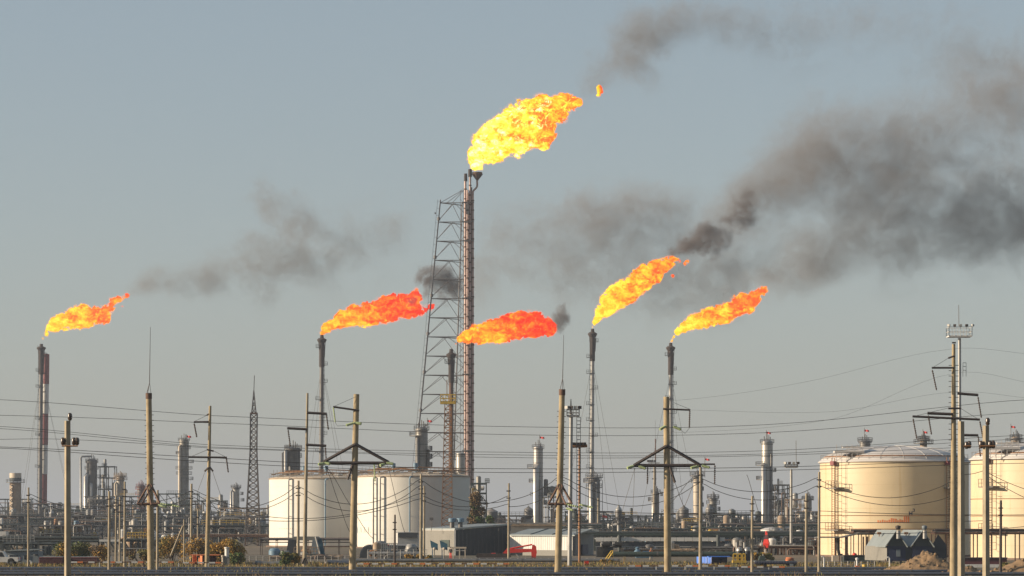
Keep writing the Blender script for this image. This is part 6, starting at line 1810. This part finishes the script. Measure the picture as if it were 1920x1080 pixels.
make_smoke('black smoke curling off the orange red flame in front of the derrick', [(800, 560, 14, 1.2), (790, 525, 18, 1.8), (818, 518, 24, 1.8), (842, 545, 24, 1.6), (852, 522, 24, 1.2), (775, 560, 14, 1.0), (830, 570, 18, .8)], 1040, SB, 3, nscale=.12, vox=.4, thr=.8, step=1.2)
make_smoke('broad brown grey smoke bank hanging behind the derrick', [(925, 430, 44, 1), (950, 490, 52, 1.1), (1010, 420, 52, 1), (1040, 500, 52, .9), (1090, 400, 52, 1.1), (1130, 450, 60, 1.1), (1180, 390, 56, 1.1), (1235, 400, 52, 1), (1090, 540, 50, .8), (1170, 550, 56, .8), (1230, 500, 52, .8), (1250, 575, 46, .8), (890, 540, 44, .9), (1340, 540, 60, .8), (1300, 500, 60, .8), (1400, 500, 60, .7), (1290, 400, 50, .7), (1350, 580, 40, .5), (1460, 470, 60, .7)], 1150, SD, 4, nscale=.07, vox=.85)
make_smoke('dark puff of smoke at the end of the low horizontal flame', [(1036, 618, 12, 1.5), (1050, 598, 18, 1.8), (1058, 582, 14, 1.6), (1050, 612, 16, 1.3)], 960, SB, 5, nscale=.13, vox=.4, thr=.8, step=1.2)
make_smoke('blackest smoke coiling from the tip of the steep flame', [(1268, 470, 14, 1.6), (1292, 462, 20, 1.8), (1320, 440, 26, 1.7), (1330, 470, 20, 1.3), (1360, 430, 26, 1.4), (1395, 380, 30, 1.2), (1390, 410, 26, 1.2), (1270, 500, 18, .7)], 1070, SB, 8, nscale=.10, vox=.45, thr=.8, step=1.5)
make_smoke('wide dark plume spreading up from the blackest smoke to the picture edge', [(1320, 440, 44, .8), (1360, 420, 50, 1), (1400, 375, 56, 1.1), (1450, 360, 62, 1.1), (1480, 330, 60, 1), (1510, 300, 66, 1.1), (1560, 275, 74, 1.2), (1650, 290, 90, 1.1), (1740, 250, 86, 1.0), (1850, 165, 86, 1.0), (1945, 200, 96, 1), (1600, 380, 72, .9), (1700, 350, 80, .9), (1480, 430, 46, .6)], 1080, SD, 6, nscale=.065, vox=.85)
make_smoke('long brown plume trailing from the slanting flame to the picture edge', [(1445, 530, 32, 1), (1480, 515, 42, 1.1), (1510, 500, 48, 1.1), (1550, 488, 46, 1.1), (1620, 470, 58, 1), (1700, 430, 66, 1.1), (1770, 400, 68, 1.2), (1850, 430, 76, 1.2), (1935, 420, 88, 1.2), (1880, 330, 84, 1), (1700, 505, 56, .7), (1620, 420, 60, .8), (1540, 440, 56, .8), (1400, 545, 50, .7)], 1100, SD, 7, nscale=.07, vox=.85)
# ------------------------------------------------------------------ the air
hz = bpy.data.materials.new('haze')
hz.use_nodes = True
n_ = hz.node_tree.nodes
n_.remove(n_['Principled BSDF'])
pv = n_.new('ShaderNodeVolumePrincipled')
pv.inputs['Density'].default_value = 0.00013
pv.inputs['Color'].default_value = (.54, .60, .70, 1)
pv.inputs['Anisotropy'].default_value = 0.0
hz.node_tree.links.new(pv.outputs[0], n_['Material Output'].inputs['Volume'])
ho = MB().box((0, 19950, 104), (60400, 40400, 212)).build('haze', hz)
tag(ho, 'pale even haze filling the air over the whole plant', 'haze', None, 'stuff')
